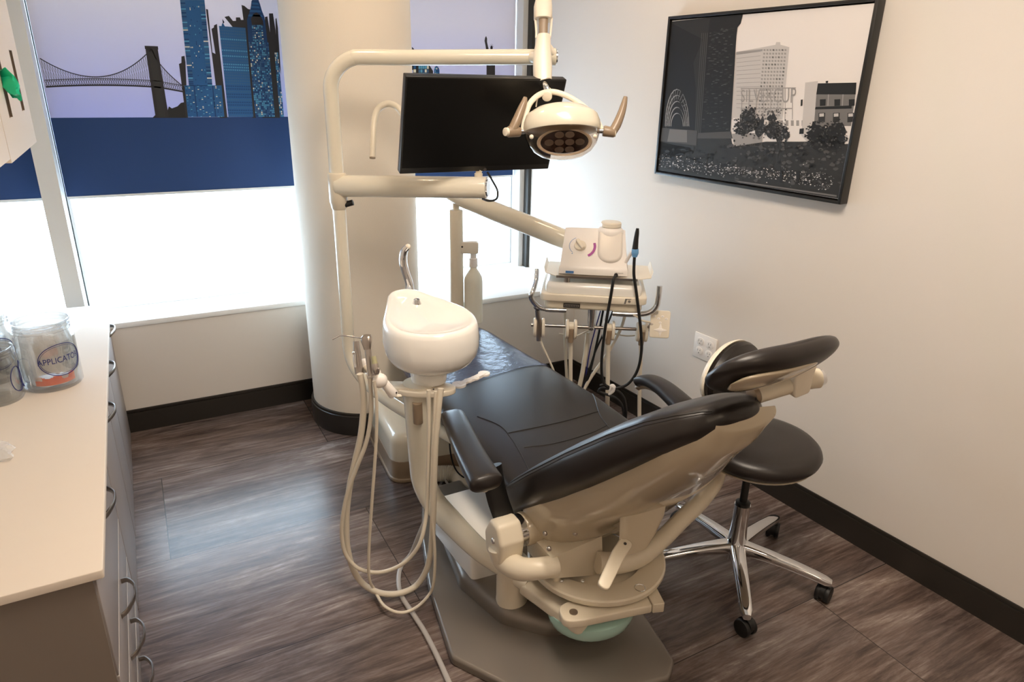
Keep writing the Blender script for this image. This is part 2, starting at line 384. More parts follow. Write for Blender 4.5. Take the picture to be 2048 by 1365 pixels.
def draw_mid(p):
    # bridge: main tower, cables, deck
    zt = P2(297, 93)[1]; cx = .17
    p.poly('print_dark', [(cx-.028, zt-.012), (cx+.028, zt-.012), (cx+.028, zt+.002), (cx-.028, zt+.002)], 4)
    for a in (-1, 1): p.poly('print_dark', [(cx+a*.02-.006, zt-.01), (cx+a*.02+.006, zt-.01), (cx+a*.022+.007, HZ), (cx+a*.022-.007, HZ)], 4)
    p.poly('g1', [(cx-.016, zt-.01), (cx+.016, zt-.01), (cx+.018, HZ), (cx-.018, HZ)], 3)
    def deck(x): return 1.655-.16*(x+.02)**2-(.10*(x-.17) if x > .17 else 0)
    def cable(x):
        if x > cx: return (zt-.01) + (1.60-zt)*min(1, ((x-cx)/.19))**.62
        lo = 1.69; return lo + (zt-.01-lo)*(((x+.085)/(cx+.085))**2 if x > -.085 else ((-.085-x)/.26)**2)
    X = [-.29+i*.0092 for i in range(75)]
    for i in range(len(X)-1):
        a, b = X[i], X[i+1]
        if b > .375: break
        p.line('print_dark', (a, cable(a)), (b, cable(b)), .004, 3); p.line('print_dark', (a, deck(a)), (b, deck(b)), .007, 3)
        p.line('g2', (a, deck(a)+.028), (b, deck(b)+.028), .0035, 3)
        p.line('g2', (a, deck(a)), (b, deck(b)+.028), .002, 2); p.line('g2', (a, deck(a)+.028), (b, deck(b)), .002, 2)
        if cable(a) > deck(a)+.035:
            p.line('g3', (a, deck(a)+.02), (a+.004, cable(a)), .0016, 2); p.line('g3', (a+.012, deck(a)+.02), (a-.006, cable(a)), .0012, 2)
    # shore
    p.px('g0', [(305, 236), (315, 226), (335, 222), (338, 213), (344, 217), (355, 213), (362, 206), (372, 204), (372, 236)], 1.5)
    # dark tower silhouettes
    for q in ([(372, 236), (358, 128), (363, 126), (363, 113), (369, 112), (371, 124), (376, 236)], [(440, 236), (412, 18), (416, 19), (425, 105), (431, 108), (423, 58), (428, 55), (428, 51), (434, 48), (438, 90), (455, 236)],
              [(470, 60), (449, 34), (458, 32), (466, 42), (472, 42), (472, 35), (480, 35), (482, 40), (487, 40), (483, 10), (489, 12), (496, 18), (504, 20), (512, 236), (505, 236)], [(525, 236), (530, 34), (535, 33), (540, 65), (538, 27), (546, 27), (551, 60), (560, 236)],
              [(552, 100), (551, 38), (553, 36), (556, 56), (562, 150)]):
        p.px('print_dark', q, 2)
    def facade(q, base, fn, layer=4):   # q: bl, br, tr, tl in pixels
        bl, br, tr, tl = [V(P2(*k)) for k in q]; p.poly(base, [bl, br, tr, tl], layer)
        def pt(u, v): return (bl*(1-u)+br*u)*(1-v)+(tl*(1-u)+tr*u)*v
        def cell(u0, v0, u1, v1, mt): p.poly(mt, [pt(u0, v0), pt(u1, v0), pt(u1, v1), pt(u0, v1)], layer+1)
        fn(cell)
    R = random.Random(11)
    def f1(c):
        for i in range(46):
            for (u0, u1) in ((.0, .2), (.8, 1.)):
                mt = R.choice(['b5', 'b5', 'b2', 'b3', 'b1']) if R.random() < .93 else 'b4'
                c(u0, i/46, u1, (i+.6)/46, mt)
        for i in range(60):
            for j in range(9):
                if R.random() < .12: c(.24+j*.06, i/60, .27+j*.06, (i+.9)/60, R.choice(['b1', 'b3', 'b2', 'b4']))
    facade([(378, 172), (425, 172), (409, 0), (360, 0)], 'b2', f1)
    def f2(c):
        c(.24, 0, .27, 1, 'b1'); c(.74, 0, .77, 1, 'b1')
        for i in range(22):
            for j in range(12):
                if R.random() < .3: c(.02+j*.08, i/22, .06+j*.08, (i+.5)/22, R.choice(['b1', 'b3', 'b3', 'b4', 'b1']))
    facade([(376, 234), (449, 234), (443, 171), (369, 171)], 'b2', f2)
    def f3(c):
        for i in range(33):
            bright = i in (28, 24, 22, 19, 18, 17)
            for j in range(14): c((j+.25)/14, (i+.25)/33, (j+.75)/14, (i+.75)/33, 'b3' if bright else ('b5' if i > 12 else 'b5' if i % 3 == 0 else 'b1'))
    facade([(457, 234), (507, 234), (491, 56), (438, 52)], 'b2', f3)
    p.px('b2', [(443, 53), (444, 48), (449, 45), (445, 38), (446, 46), (450, 53)], 3)
    # stepped art-deco style tower
    p.px('b1', [(497, 85), (494, 40), (500, 22), (502, 12), (503, 2), (505, 0), (517, 0), (520, 8), (524, 22), (529, 34), (535, 85)], 4)
    for k, (yy, w) in enumerate(((6, 7), (13, 9), (21, 12), (30, 15))): p.px('b2', [(511-w, yy+3), (511+w, yy+4), (510+w*.9, yy), (511-w*.9, yy-1)], 5)
    p.px('print_dark', [(504, 52), (502, 38), (507, 28), (513, 25), (520, 30), (526, 42), (527, 52)], 5)
    def f4(c):
        for i in range(40):
            for j in range(13):
                if R.random() < .86: c((j+.12)/13, (i+.12)/40, (j+.88)/13, (i+.88)/40, R.choices(['b3', 'b5', 'b1', 'b4', 'b2'], [5, 5, 2, 1, 2])[0])
    facade([(511, 234), (550, 234), (537, 85), (497, 84)], 'b1', f4)
    def f5(c):
        for i in range(14):
            for j in range(6):
                if R.random() < .85: c((j+.12)/6, (i+.12)/14, (j+.88)/6, (i+.88)/14, R.choices(['b3', 'b5', 'b1', 'b4'], [5, 4, 2, 1])[0])
    facade([(506, 84), (528, 84), (525, 50), (503, 50)], 'b1', f5, 6)
    facade([(560, 234), (568, 234), (556, 105), (549, 105)], 'b2', lambda c: [c((j+.1)/3, (i+.1)/30, (j+.9)/3, (i+.9)/30, R.choice(['b3', 'b5', 'b1', 'b4'])) for i in range(30) for j in range(3)])
def draw_left(p): p.px('print_dark', [(34, 80), (41, 80), (75, 237), (20, 237), (-30, 100)], 2)
def draw_right(p):
    R = random.Random(4)
    def q(mt, x0, y0, x1, y1, l): p.px(mt, [(x0, y1), (x1, y1), (x1, y0), (x0, y0)], l)
    q('print_dark', 826, 131, 836, 175, 2); p.px('print_dark', [(836, 236), (836, 131), (859, 131), (866, 142), (868, 236)], 2); p.px('print_dark', [(824, 110), (824, 94), (828, 98), (829, 105), (834, 140), (824, 140)], 2)
    for i in range(14):
        for j in range(5):
            mt = R.choices(['b4', 'b3', 'b5', 'b2'], [1, 4, 2, 3])[0]; x = 837+j*4.2; y = 132+i*7; q(mt, x, y, x+3.6, y+6, 3)
        q(R.choice(['b4', 'b2', 'b4', 'b2']), 827, 132+i*7, 832, 138+i*7, 3)
    p.px('b2', [(868, 236), (868, 140), (870, 134), (873, 132), (876, 134), (879, 140), (879, 236)], 2)
    for i in range(12):
        for j in range(3): q(R.choice(['b4', 'b3', 'b1']), 869.5+j*3, 136+i*5, 871.5+j*3, 139+i*5, 3)
    q('b2', 884, 148, 900, 236, 2)
    for j in range(4): q(R.choice(['b4', 'b3']), 885.5+j*3.6, 150, 887.5+j*3.6, 153, 3)
    # small statue with raised torch on its plinth, only a silhouette
    q('print_dark', 973, 130, 990, 236, 2); p.px('print_dark', [(976, 130), (974, 112), (971, 92), (969, 82), (970, 76), (972, 72), (974, 77), (974, 84), (977, 98), (980, 104), (984, 100), (987, 104), (989, 130)], 3)
    p.poly('print_dark', [V(P2(983, 96))+V((.008*cos(t*pi/6), .012*sin(t*pi/6))) for t in range(12)], 3)
    for t in range(5): a = pi*(.1+.2*t); c = V(P2(983, 95)); p.line('print_dark', c, c+V((.014*cos(a), .02*sin(a))), .0012, 3)
blind('roller_blind', XL+.02, -.374, 'narrow printed blind at far left beside the beige wall cabinet', draw_left)
blind('roller_blind', -.288, .94, 'wide blind printed with suspension bridge and blue towers, left of the column', draw_mid)
blind('roller_blind', .98, 2.113, 'printed blind behind the monitor, right of the column', draw_right)
# ================================================================== CABINETS AND COUNTER
CT = .70; CXF = -.187
t = MB(); t.slab(rpoly([(CXF, 1.47), (CXF, 3.56), (XL, 3.60), (XL, 1.47)], [.006, .035, 0, 0], 6), CT-.022, CT, .002); tag(t.build('worktop', 'counter'), 'long cream laminate worktop along the left side', 'worktop')
def handle(parent, y, z):
    h = MB(); x = -.208
    pts = [(x, y-.078, z-.012), (x+.018, y-.066, z-.005), (x+.034, y-.03, z), (x+.037, y, z+.001), (x+.034, y+.03, z), (x+.018, y+.066, z-.005), (x, y+.078, z-.012)]
    P = smooth(pts, 5); R = []
    for i, p in enumerate(P):
        tt = (P[min(i+1, len(P)-1)]-P[max(i-1, 0)]).normalized(); zz = V((0, 0, 1)); b = tt.cross(zz).normalized()
        R.append([p+b*q.x+zz*q.y for q in ell(.0032, .0085, 10, 2.6)])
    h.rings(R); return h.build('handle', 'nickel', parent)
def cabinet(y0, y1, label, cuts):
    r = thing('base_cabinet', (-.5, (y0+y1)/2, 0), label, 'cabinet', 'grey drawer cabinets under the worktop')
    b = MB(); b.box(XL+.005, -.23, y0+.001, y1-.001, 0, CT-.024); b.build('cabinet_body', 'cabin', r)
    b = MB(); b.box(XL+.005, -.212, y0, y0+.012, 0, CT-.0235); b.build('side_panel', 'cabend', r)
    for i in range(len(cuts)-1):
        z1, z0 = cuts[i], cuts[i+1]
        d = MB(); d.box(-.23, -.208, y0+.0135, y1-.0025, z0+.0015, z1-.0015, .0015)
        d.mt(1); d.box(-.2215, -.2075, y0+.0135, y1-.0025, z1-.0035, z1-.0012)
        o = d.build('drawer', ['cab', 'edge'], r); handle(o, (y0+y1)/2, z1-.028 if i else CT-.045)
    return r
cabinet(1.49, 2.20, 'grey laminate drawer cabinet nearest the viewer with arched handles', [.672, .378, .232, .086, .002])
cabinet(2.20, 2.66, 'grey cabinet, second from the near end of the worktop', [.672, .002])
cabinet(2.66, 3.02, 'grey cabinet, third from the near end of the worktop', [.672, .002])
cabinet(3.02, 3.605, 'grey cabinet at the window end of the worktop', [.672, .002])
# upper beige cabinet with vertical glove slots
uc = thing('wall_cabinet', (-.55, 2.3, 1.49), 'beige wall cabinet with tall vertical glove slots at upper left', 'cabinet')
slots = [(2.72, 1.59, 1.765), (2.40, 1.585, 1.775)]
b = MB(); b.box(XL+.005, -.29, 1.5, 2.905, 1.487, 2.5); b.build('cabinet_body', 'cabup', uc)
def door_with_slots(y0, y1, ss, zb):
    d = MB(); ys = [y0] + [q for s_ in sorted(ss) for q in (s_[0]-.03, s_[0]+.03)] + [y1]
    for i in range(0, len(ys)-1, 2): d.box(-.29, -.27, ys[i], ys[i+1], zb, 2.5)
    for s_ in ss: d.box(-.29, -.27, s_[0]-.03, s_[0]+.03, zb, s_[1]); d.box(-.29, -.27, s_[0]-.03, s_[0]+.03, s_[2], 2.5)
    o = d.build('door', 'cabup', uc)
    for s_ in ss:
        l = MB()
        for a in (-1, 1): l.box(-.288, -.269, s_[0]+a*.03-.0012, s_[0]+a*.03+.0012, s_[1], s_[2])
        l.box(-.291, -.2885, s_[0]-.03, s_[0]+.03, s_[1], s_[2])
        l.build('slot_lining', 'slot', o)
door_with_slots(2.215, 2.903, slots, 1.481)
door_with_slots(1.5, 2.205, [(2.06, 1.585, 1.775)], 1.492)
g = MB(); n = 26; R = []
for i, (x_, w_, t_) in enumerate(((-.285, .012, .004), (-.272, .014, .006), (-.262, .026, .008), (-.254, .032, .009), (-.247, .034, .009), (-.240, .031, .008), (-.235, .022, .006), (-.233, .008, .002))):
    c = V((x_, 2.40-.008*i, 1.682-.0025*i)); ring = []
    for k in range(n):
        a = 2*pi*k/n; f_w = 1+.5*noise.noise(V((cos(a)*3.6+5, sin(a)*3.6, i*.6))); ring.append(c+V((t_*sin(a*3)*.8, cos(a)*t_*2.4*f_w, sin(a)*w_*f_w-.010*(cos(a) > 0)*(i > 2))))
    R.append(ring)
g.rings(R); p_ = at(14, 172, 2.2)
tag(g.build('glove', 'glove'), 'green nitrile glove poking out of a slot in the beige wall cabinet', 'glove')
# ================================================================== LIGHT FITTINGS
def spot(x, y, label, power=None):
    r = thing('ceiling_light', (x, y, CEIL-.02), label, 'ceiling light', 'round ceiling lights')
    a = MB(); a.lathe([(.085, 0), (.1, .004), (.1, .02), (.085, .02)], Matrix.Translation((x, y, CEIL-.02)), 32); a.build('trim_ring', 'white', r)
    a = MB(); a.lathe([(.08, 0), (.08, .006)], Matrix.Translation((x, y, CEIL-.022)), 32); a.build('diffuser', 'lamp', r)
def panel(x, y, sx, sy, label, mt='lampw'):
    r = thing('light_panel', (x, y, CEIL-.03), label, 'ceiling light', 'ceiling light panels')
    a = MB(); a.box(x-sx/2-.02, x+sx/2+.02, y-sy/2-.02, y+sy/2+.02, CEIL-.02, CEIL-.001); a.build('light_frame', 'frame', r)
    a = MB(); a.box(x-sx/2, x+sx/2, y-sy/2, y+sy/2, CEIL-.024, CEIL-.02); a.build('diffuser', mt, r)
spot(.62, 2.62, 'round warm ceiling light in front of the column')
spot(1.75, 2.55, 'round warm ceiling light near the window corner')
panel(.9, 1.0, .55, 1.1, 'rectangular ceiling light panel above the patient chair')
panel(.9, -1.1, .55, 1.1, 'rectangular ceiling light panel behind the viewer', 'lampd')
# ================================================================== PICTURE AND OUTLET ON THE RIGHT WALL
FO = .045; fp = WP-WN*FO
def wl(P): d = P-WP; return (d.dot(WD), P.z)
a_ = wl(onp(1308, 348, fp, WN)); b_ = wl(onp(1680, 409, fp, WN)); c_ = wl(onp(1329, 34, fp, WN))
u1 = a_[0]; u0 = b_[0]; z0 = (a_[1]+b_[1])/2; z1 = c_[1]
pic = thing('framed_picture', WP+WD*((u0+u1)/2)+V((0, 0, z0)), 'black framed black and white city photograph on the right wall', 'picture')
fr = frame(WP, WD, -WN)
f_ = MB(); w_ = .012
f_.box(u0, u0+w_, .002, FO, z0, z1, .001, fr); f_.box(u1-w_, u1, .002, FO, z0, z1, .001, fr); f_.box(u0+w_, u1-w_, .002, FO, z0, z0+w_, .001, fr); f_.box(u0+w_, u1-w_, .002, FO, z1-w_, z1, .001, fr); f_.box(u0+w_, u1-w_, .002, .008, z0+w_, z1-w_, 0, fr)
f_.build('picture_frame', 'black', pic)
CO = .036; cp = WP-WN*CO
cv = MB(); gm = ['g6', 'g0', 'g1', 'g2', 'g3', 'g4', 'g5']; gi = {'g6': 0, 'g0': 1, 'g1': 2, 'g2': 3, 'g3': 4, 'g4': 5, 'g5': 6}
cu0, cu1, cz0, cz1 = u0+.017, u1-.017, z0+.017, z1-.017
cv.box(cu0, cu1, .008, CO, cz0, cz1, .001, fr)
def cpx(x, y): q = wl(onp(1280+x/3.174, y/3.174, cp, WN)); return (min(max(q[0], cu0), cu1), min(max(q[1], cz0), cz1))
def cpoly(mt, pts, layer, px=True):
    cv.mt(gi[mt]); Q = [cpx(*p) if px else (min(max(p[0], cu0), cu1), min(max(p[1], cz0), cz1)) for p in pts]
    cv.poly([fr @ V((q[0], CO+.0002*layer, q[1])) for q in Q])
RR = random.Random(9)
def blob(mt, cx, cy, rx, ry, layer, n=14, jag=.35):
    cpoly(mt, [(cx+rx*(1+RR.uniform(-jag, jag*.3))*cos(2*pi*i/n), cy+ry*(1+RR.uniform(-jag, jag*.3))*sin(2*pi*i/n)) for i in range(n)], layer)
cpoly('g5', [(585, 345), (615, 330), (780, 300), (780, 760), (580, 760)], 1)               # pale far block
for i in range(14): cpoly('g4', [(612, 345+i*26), (765, 325+i*28), (765, 328+i*28), (612, 348+i*26)], 2)
cpoly('g4', [(612, 330), (780, 312), (780, 325), (610, 348)], 2)
cpoly('g5', [(745, 760), (780, 300), (860, 285), (865, 268), (890, 268), (892, 285), (948, 300), (905, 760)], 3)
for i in range(19):
    y = 312+i*23
    for j in range(8):
        x = 785-(i*2.1)+j*19-(j*.02*i); cpoly('g4' if RR.random() < .75 else 'g3', [(x, y), (x+12, y+1), (x+12, y+13), (x, y+12)], 4)
cpoly('g6', [(590, 750), (1040, 740), (1040, 850), (590, 850)], 2)
for i in range(6): cpoly('g4', [(890+i*34, 765), (908+i*34, 765), (908+i*34, 800), (890+i*34, 800)], 3)
for a in ((640, 560, 990, 566), (640, 690, 965, 697)): cpoly('g4', [(a[0], a[1]), (a[2], a[1]-4), (a[2], a[3]-4), (a[0], a[3])], 5)
for i in range(8): x = 645+i*46; cpoly('g4', [(x, 560), (x+4, 560), (x+2, 760), (x-2, 760)], 5)
vs, fs = txt('SILVERCUP', 1.0); xs_ = [v[0] for v in vs]; ys_ = [v[1] for v in vs]
A, B_, C_, D_ = cpx(640, 648), cpx(990, 655), cpx(993, 555), cpx(642, 572)
def bil(u, v): return ((A[0]*(1-u)+B_[0]*u)*(1-v)+(D_[0]*(1-u)+C_[0]*u)*v, (A[1]*(1-u)+B_[1]*u)*(1-v)+(D_[1]*(1-u)+C_[1]*u)*v)
tv = [bil((v[0]-min(xs_))/(max(xs_)-min(xs_)), (v[1]-min(ys_))/(max(ys_)-min(ys_))) for v in vs]
cv.mt(gi['g4']).add([fr @ V((q[0], CO+.0013, q[1])) for q in tv], fs)
# dark bridge pier on the left
cpoly('g1', [(100, 1100), (170, 140), (450, 95), (655, 85), (640, 150), (620, 175), (612, 240), (575, 860), (590, 930), (400, 960), (110, 1010)], 6)
cpoly('g0', [(160, 560), (172, 150), (400, 250), (340, 400), (355, 560), (350, 830), (120, 830)], 7)
cpoly('g0', [(440, 150), (450, 100), (650, 86), (640, 150), (618, 175), (600, 400), (570, 850), (380, 850), (410, 500)], 7)
for i in range(210):
    v = RR.random(); y = 175+v*650; xl = 445-v*60; xr = 612-v*38; x = RR.uniform(xl, xr-24); cpoly(RR.choice(['g1', 'g1', 'g2']), [(x, y), (x+RR.uniform(8, 24), y-1), (x+RR.uniform(8, 22), y+4), (x, y+5)], 8)
for i in range(4): cpoly('g2', [(392+i*12, 210), (396+i*12, 210), (352+i*11, 860), (349+i*11, 860)], 9)
for k in range(5):   # lattice arches
    rx, ry = 75-k*9, 235-k*38; q = [(235+rx*cos(t*pi/12), 800-ry*sin(t*pi/12)) for t in range(13)]
    for i in range(12): a, c = q[i], q[i+1]; cpoly('g4', [a, c, (c[0]+4, c[1]+5), (a[0]+4, a[1]+5)], 9)
for i in range(16): a = (235+75*cos(i*pi/15), 800-235*sin(i*pi/15)); c = (235+55*cos((i+1)*pi/15), 800-170*sin((i+1)*pi/15)); cpoly('g3', [a, c, (c[0]+3, c[1]+3), (a[0]+3, a[1]+3)], 9)
cpoly('g2', [(118, 810), (365, 830), (360, 925), (115, 895)], 10); cpoly('g3', [(190, 820), (300, 828), (300, 905), (175, 900)], 11)
cpoly('g4', [(585, 850), (780, 845), (775, 935), (600, 925)], 6)
cpoly('g2', [(370, 845), (580, 835), (590, 880), (365, 880)], 10)
# right hand building
cpoly('g5', [(1025, 860), (1050, 525), (1130, 515), (1110, 790), (1060, 900)], 6)
cpoly('g0', [(1130, 530), (1375, 525), (1370, 600), (1120, 600)], 7); cpoly('g3', [(1120, 600), (1370, 590), (1340, 800), (1105, 800)], 6)
cpoly('g0', [(1115, 680), (1345, 670), (1345, 690), (1112, 695)], 8)
for i in range(3):
    x = 1143+i*92; cpoly('g0', [(x, 632), (x+38, 630), (x+36, 672), (x, 674)], 8); cpoly('g1', [(x-8, 718), (x+34, 716), (x+32, 775), (x-10, 778)], 8); cpoly('g5', [(x-3, 722), (x+26, 720), (x+26, 740), (x-3, 742)], 9); cpoly('g4', [(x+52, 600), (x+58, 600), (x+54, 672), (x+48, 672)], 9)
cpoly('g0', [(1022, 634), (1034, 632), (1032, 672), (1020, 675)], 7); cpoly('g0', [(1015, 818), (1042, 815), (1040, 850), (1012, 852)], 9)
cpoly('g0', [(1180, 515), (1196, 513), (1194, 528), (1180, 528)], 7)
# vegetation and stones
cpoly('g1', [(110, 900), (400, 955), (600, 930), (800, 900), (1000, 900), (1300, 900), (1275, 1260), (900, 1200), (110, 1090)], 6)
for cx, cy, rx, ry in ((700, 760, 62, 90), (660, 810, 70, 60), (760, 800, 50, 70), (840, 760, 32, 38), (850, 830, 60, 60), (900, 850, 50, 60)): blob('g1', cx, cy, rx, ry, 9, 18, .5)
for cx, cy, rx, ry in ((1130, 860, 75, 90), (1240, 860, 75, 100), (1190, 900, 90, 50)): blob('g0', cx, cy, rx, ry, 10, 22, .4)
cpoly('g1', [(1080, 930), (1500, 930), (1500, 1300), (1200, 1250)], 6.5)
for i in range(420):
    x = RR.uniform(115, 1400); y = RR.uniform(915+(0 if x > 500 else 30), 1090+(x-110)*.1); s_ = RR.uniform(6, 22)
    blob(RR.choice(['g0', 'g1', 'g2', 'g2'] if x > 550 else ['g0', 'g1', 'g1']), x, y, s_, s_*.7, 12, 7, .5)
for i in range(170): x = RR.uniform(600, 940); y = RR.uniform(690, 880); s_ = RR.uniform(3, 9); blob(RR.choice(['g0', 'g2', 'g3']), x, y if x > 640 else y+60, s_, s_, 12, 6, .5)
for i in range(330):
    k = RR.choice(((700, 750, 55, 75), (660, 815, 62, 45), (850, 820, 62, 50), (905, 850, 45, 50))); a = RR.uniform(0, 2*pi); q = sqrt(RR.random()); s_ = RR.uniform(3, 9); blob(RR.choice(['g0', 'g0', 'g1', 'g2', 'g2', 'g3']), k[0]+k[2]*1.1*q*cos(a), k[1]+k[3]*1.1*q*sin(a), s_, s_*.8, 12.5, 6, .5)
for i in range(260):
    k = RR.choice(((1130, 860, 72, 85), (1240, 860, 72, 95))); a = RR.uniform(0, 2*pi); q = sqrt(RR.random()); s_ = RR.uniform(4, 10); blob(RR.choice(['g0', 'g0', 'g0', 'g1', 'g2']), k[0]+k[2]*1.12*q*cos(a), k[1]+k[3]*1.12*q*sin(a), s_, s_*.8, 12.6, 6, .5)
for i in range(560):
    u = RR.random(); x = 115+u*1110; y = RR.gauss(1035+u*115, 22+10*sin(u*9)); s_ = RR.uniform(2, 7); blob(RR.choice(['g3', 'g4', 'g5', 'g4', 'g6', 'g0']), x, y, s_, s_*.7, 14, 5, .4)
for x in (890, 1000): cpoly('g0', [(x, 1085), (x+16, 1085), (x+14, 1165), (x, 1160)], 15)
cpoly('g1', [(110, 1060), (540, 1130), (1270, 1235), (1270, 1262), (500, 1150), (110, 1095)], 15)
cpoly('g3', [(600, 1145), (1252, 1240), (1250, 1250), (640, 1160)], 16)
cv.build('canvas_print', gm, pic)
ow = wl(onp(1393, 657, WP, WN)); oe = wl(onp(1435, 686, WP, WN)); OUW = ow[0]-oe[0]; ou = (ow[0]+oe[0])/2; oz = (ow[1]+oe[1])/2-.062
out = MB(); out.box(ou-OUW/2, ou+OUW/2, 0, .006, oz-.062, oz+.062, .002, fr)
outlet = tag(out.build('wall_outlet', 'whitep'), 'white four-socket power outlet plate low on the right wall', 'outlet')
for a in (-1, 1):
    for b2 in (-1, 1):
        q = MB(); cx, cz = ou+a*.030, oz+b2*.024
        q.slab(ell(.021, .0185, 20, 2.6), .0055, .0085, .001, fr @ Matrix.Translation((cx, 0, cz)) @ Matrix.Rotation(pi/2, 4, 'X').inverted() @ Matrix.Scale(1, 4))
        q.mt(1)
        for s_, hh in ((-1, .004), (1, .0048)): q.box(cx+s_*.007-.001, cx+s_*.007+.001, .008, .0089, cz-hh+.004, cz+hh+.004, 0, fr)
        q.cyl(fr @ V((cx, .008, cz-.010)), fr @ V((cx, .0089, cz-.010)), .0024, 10)
        q.build('socket', ['whitep', 'gasket'], outlet)
# ================================================================== JARS AND BAG ON THE WORKTOP
def wraptext(mb, s, size, c, R, a0, z, fx=1.0, tilt=0, mi=0):
    vs, fs = txt(s, size, fx)
    mb.mt(mi).add([(c[0]+R*cos(a0+v[0]/R), c[1]+R*sin(a0+v[0]/R), z+v[1]) for v in vs], fs)
def ring_on(mb, c, R, a0, z, w, h, r, mi=0, n=40):
    mb.mt(mi); mb.tube([(c[0]+R*cos(a0+w*cos(2*pi*i/n)/R), c[1]+R*sin(a0+w*cos(2*pi*i/n)/R), z+h*sin(2*pi*i/n)) for i in range(n+1)], r, 6, 1, sm=False)
def jar(c, R, h, label, words, facing, contents=None, neck=.93, word2=None):
    r = thing('glass_jar', (c[0], c[1], CT), label, 'jar', 'glass jars on the worktop')
    g = MB(); t_ = .004; rn = R*neck
    g.lathe([(.001, 0), (R*.93, 0), (R, .008), (R, h*.72), (R*.98, h*.78), (rn, h*.84), (rn, h*.86), (rn+.006, h*.88), (rn+.001, h*.905), (rn+.006, h*.93), (rn+.001, h*.955), (rn+.005, h*.985), (rn, h),
             (rn-t_, h*.995), (rn-t_, h*.85), (R*.98-t_, h*.77), (R-t_, h*.71), (R-t_, .014), (R*.9, .009), (.001, .009)], Matrix.Translation((c[0], c[1], CT+.0005)), 48)
    g.build('jar_body', 'glass', r)
    if words:
        p = MB(); z = CT+h*.47
        ring_on(p, c, R+.0012, facing, z, R*.8, h*.235, .0013); ring_on(p, c, R+.0012, facing, z, R*.75, h*.21, .0006)
        wraptext(p, words, h*.125, c, R+.0015, facing, z+.01 if word2 else z, .8)
        if word2: wraptext(p, word2, h*.09, c, R+.0015, facing, z-.018, .8)
        p.build('printed_label', 'navyp', r)
    return r
JA = onz(114, 785, CT); fa = atan2(-JA.y, -JA.x)   # towards the viewer
ja_c = (JA.x-.088*cos(fa), JA.y-.088*sin(fa)); JR = .088
jar_a = jar(ja_c, JR, .232, 'glass jar lettered APPLICATORS with a bag of packets inside it', 'APPLICATORS', fa+.42)
# bag of packets inside and folded over the first jar
bg = thing('plastic_bag', (ja_c[0], ja_c[1], CT+.012), 'clear plastic bag of applicator packets lining the APPLICATORS jar', 'plastic bag')
b = MB(); R_ = random.Random(8)
def crumple(mb, prof, c, z, amp, n=36, seed=0):
    R = []
    for i, (r, zz) in enumerate(prof):
        R.append([V((c[0]+(r*(1+amp*noise.noise(V((cos(2*pi*j/n)*2.2, sin(2*pi*j/n)*2.2, zz*28+seed)))))*cos(2*pi*j/n), c[1]+(r*(1+amp*noise.noise(V((cos(2*pi*j/n)*2.2, sin(2*pi*j/n)*2.2, zz*28+seed)))))*sin(2*pi*j/n), z+zz)) for j in range(n)])
    mb.rings(R)
crumple(b, [(.02, .0), (.066, .004), (.074, .03), (.074, .08), (.073, .13), (.07, .17), (.058, .188), (.03, .192)], ja_c, CT+.012, .14)
b.build('bag_film', 'film', bg)
b = MB(); w0, w1 = fa-.75, fa+.95; n = 16
for k in range(2):
    for i in range(n):
        a0, a1 = w0+(w1-w0)*i/n, w0+(w1-w0)*(i+1)/n; rr = .0745+.001*k; z0_, z1_ = CT+.022, CT+.05+.004*sin(i)
        b.poly([(ja_c[0]+rr*cos(a0), ja_c[1]+rr*sin(a0), z0_), (ja_c[0]+rr*cos(a1), ja_c[1]+rr*sin(a1), z0_), (ja_c[0]+rr*cos(a1), ja_c[1]+rr*sin(a1), z1_), (ja_c[0]+rr*cos(a0), ja_c[1]+rr*sin(a0), z1_)])
b.build('bag_label', 'orange', bg)
for k, (aa, zz, w, h_, mt, rot) in enumerate(((fa-.5, .10, .02, .10, 'greyp', .05), (fa+.1, .115, .045, .022, 'orange', .1), (fa+.35, .07, .05, .05, 'paper', .7), (fa-.1, .08, .04, .06, 'greyp', .4), (fa+.6, .10, .04, .08, 'paper', -.3), (fa+pi, .09, .06, .11, 'paper', .2), (fa+.1, .15, .07, .03, 'paper', -.1))):
    o = V((ja_c[0]+.052*cos(aa), ja_c[1]+.052*sin(aa), CT+.012+zz)); q = MB(); fr2 = axisframe(o, (cos(aa), sin(aa), .05)) @ Matrix.Rotation(rot+pi/2, 4, 'Z'); q.box(-h_/2, h_/2, -w/2, w/2, -.002, .002, 0, fr2)
    q.build('packet', mt, bg)
JB = onz(18, 892, CT); fb = atan2(-JB.y, -JB.x); jb = onz(8, 832, CT)
JBc = onz(-2, 800, CT); 
jar((JBc.x, JBc.y), .074, .178, 'empty clear glass jar at the left edge in front of the other two', None, fb)
# its printed double ovals seen edge-on at the right side
q = MB(); ring_on(q, (JBc.x, JBc.y), .0755, fb+.95, CT+.075, .026, .042, .0012); ring_on(q, (JBc.x, JBc.y), .0755, fb+1.55, CT+.075, .03, .045, .0012)
q.build('printed_oval', 'navyp', [o for o in COL.objects if o.name.startswith('glass_jar') and o.parent is None][-1])
JCc = V((ja_c[0]-.19, ja_c[1]+.14, 0))
jar((JCc.x, JCc.y), .088, .232, 'glass jar with blue oval lettering standing behind the other two', 'GU', atan2(-JCc.y, -JCc.x)+.3, word2='NS')
jcf = MB(); crumple(jcf, [(.02, 0), (.07, .004), (.074, .05), (.072, .12), (.05, .14)], (JCc.x, JCc.y), CT+.012, .1, seed=4); 
tag(jcf.build('gauze_pads', 'pads'), 'stack of grey packets inside the rearmost glass jar', 'packets')
b = MB(); pc = at(12, 898, 2.0); pc = onz(10, 912, CT)
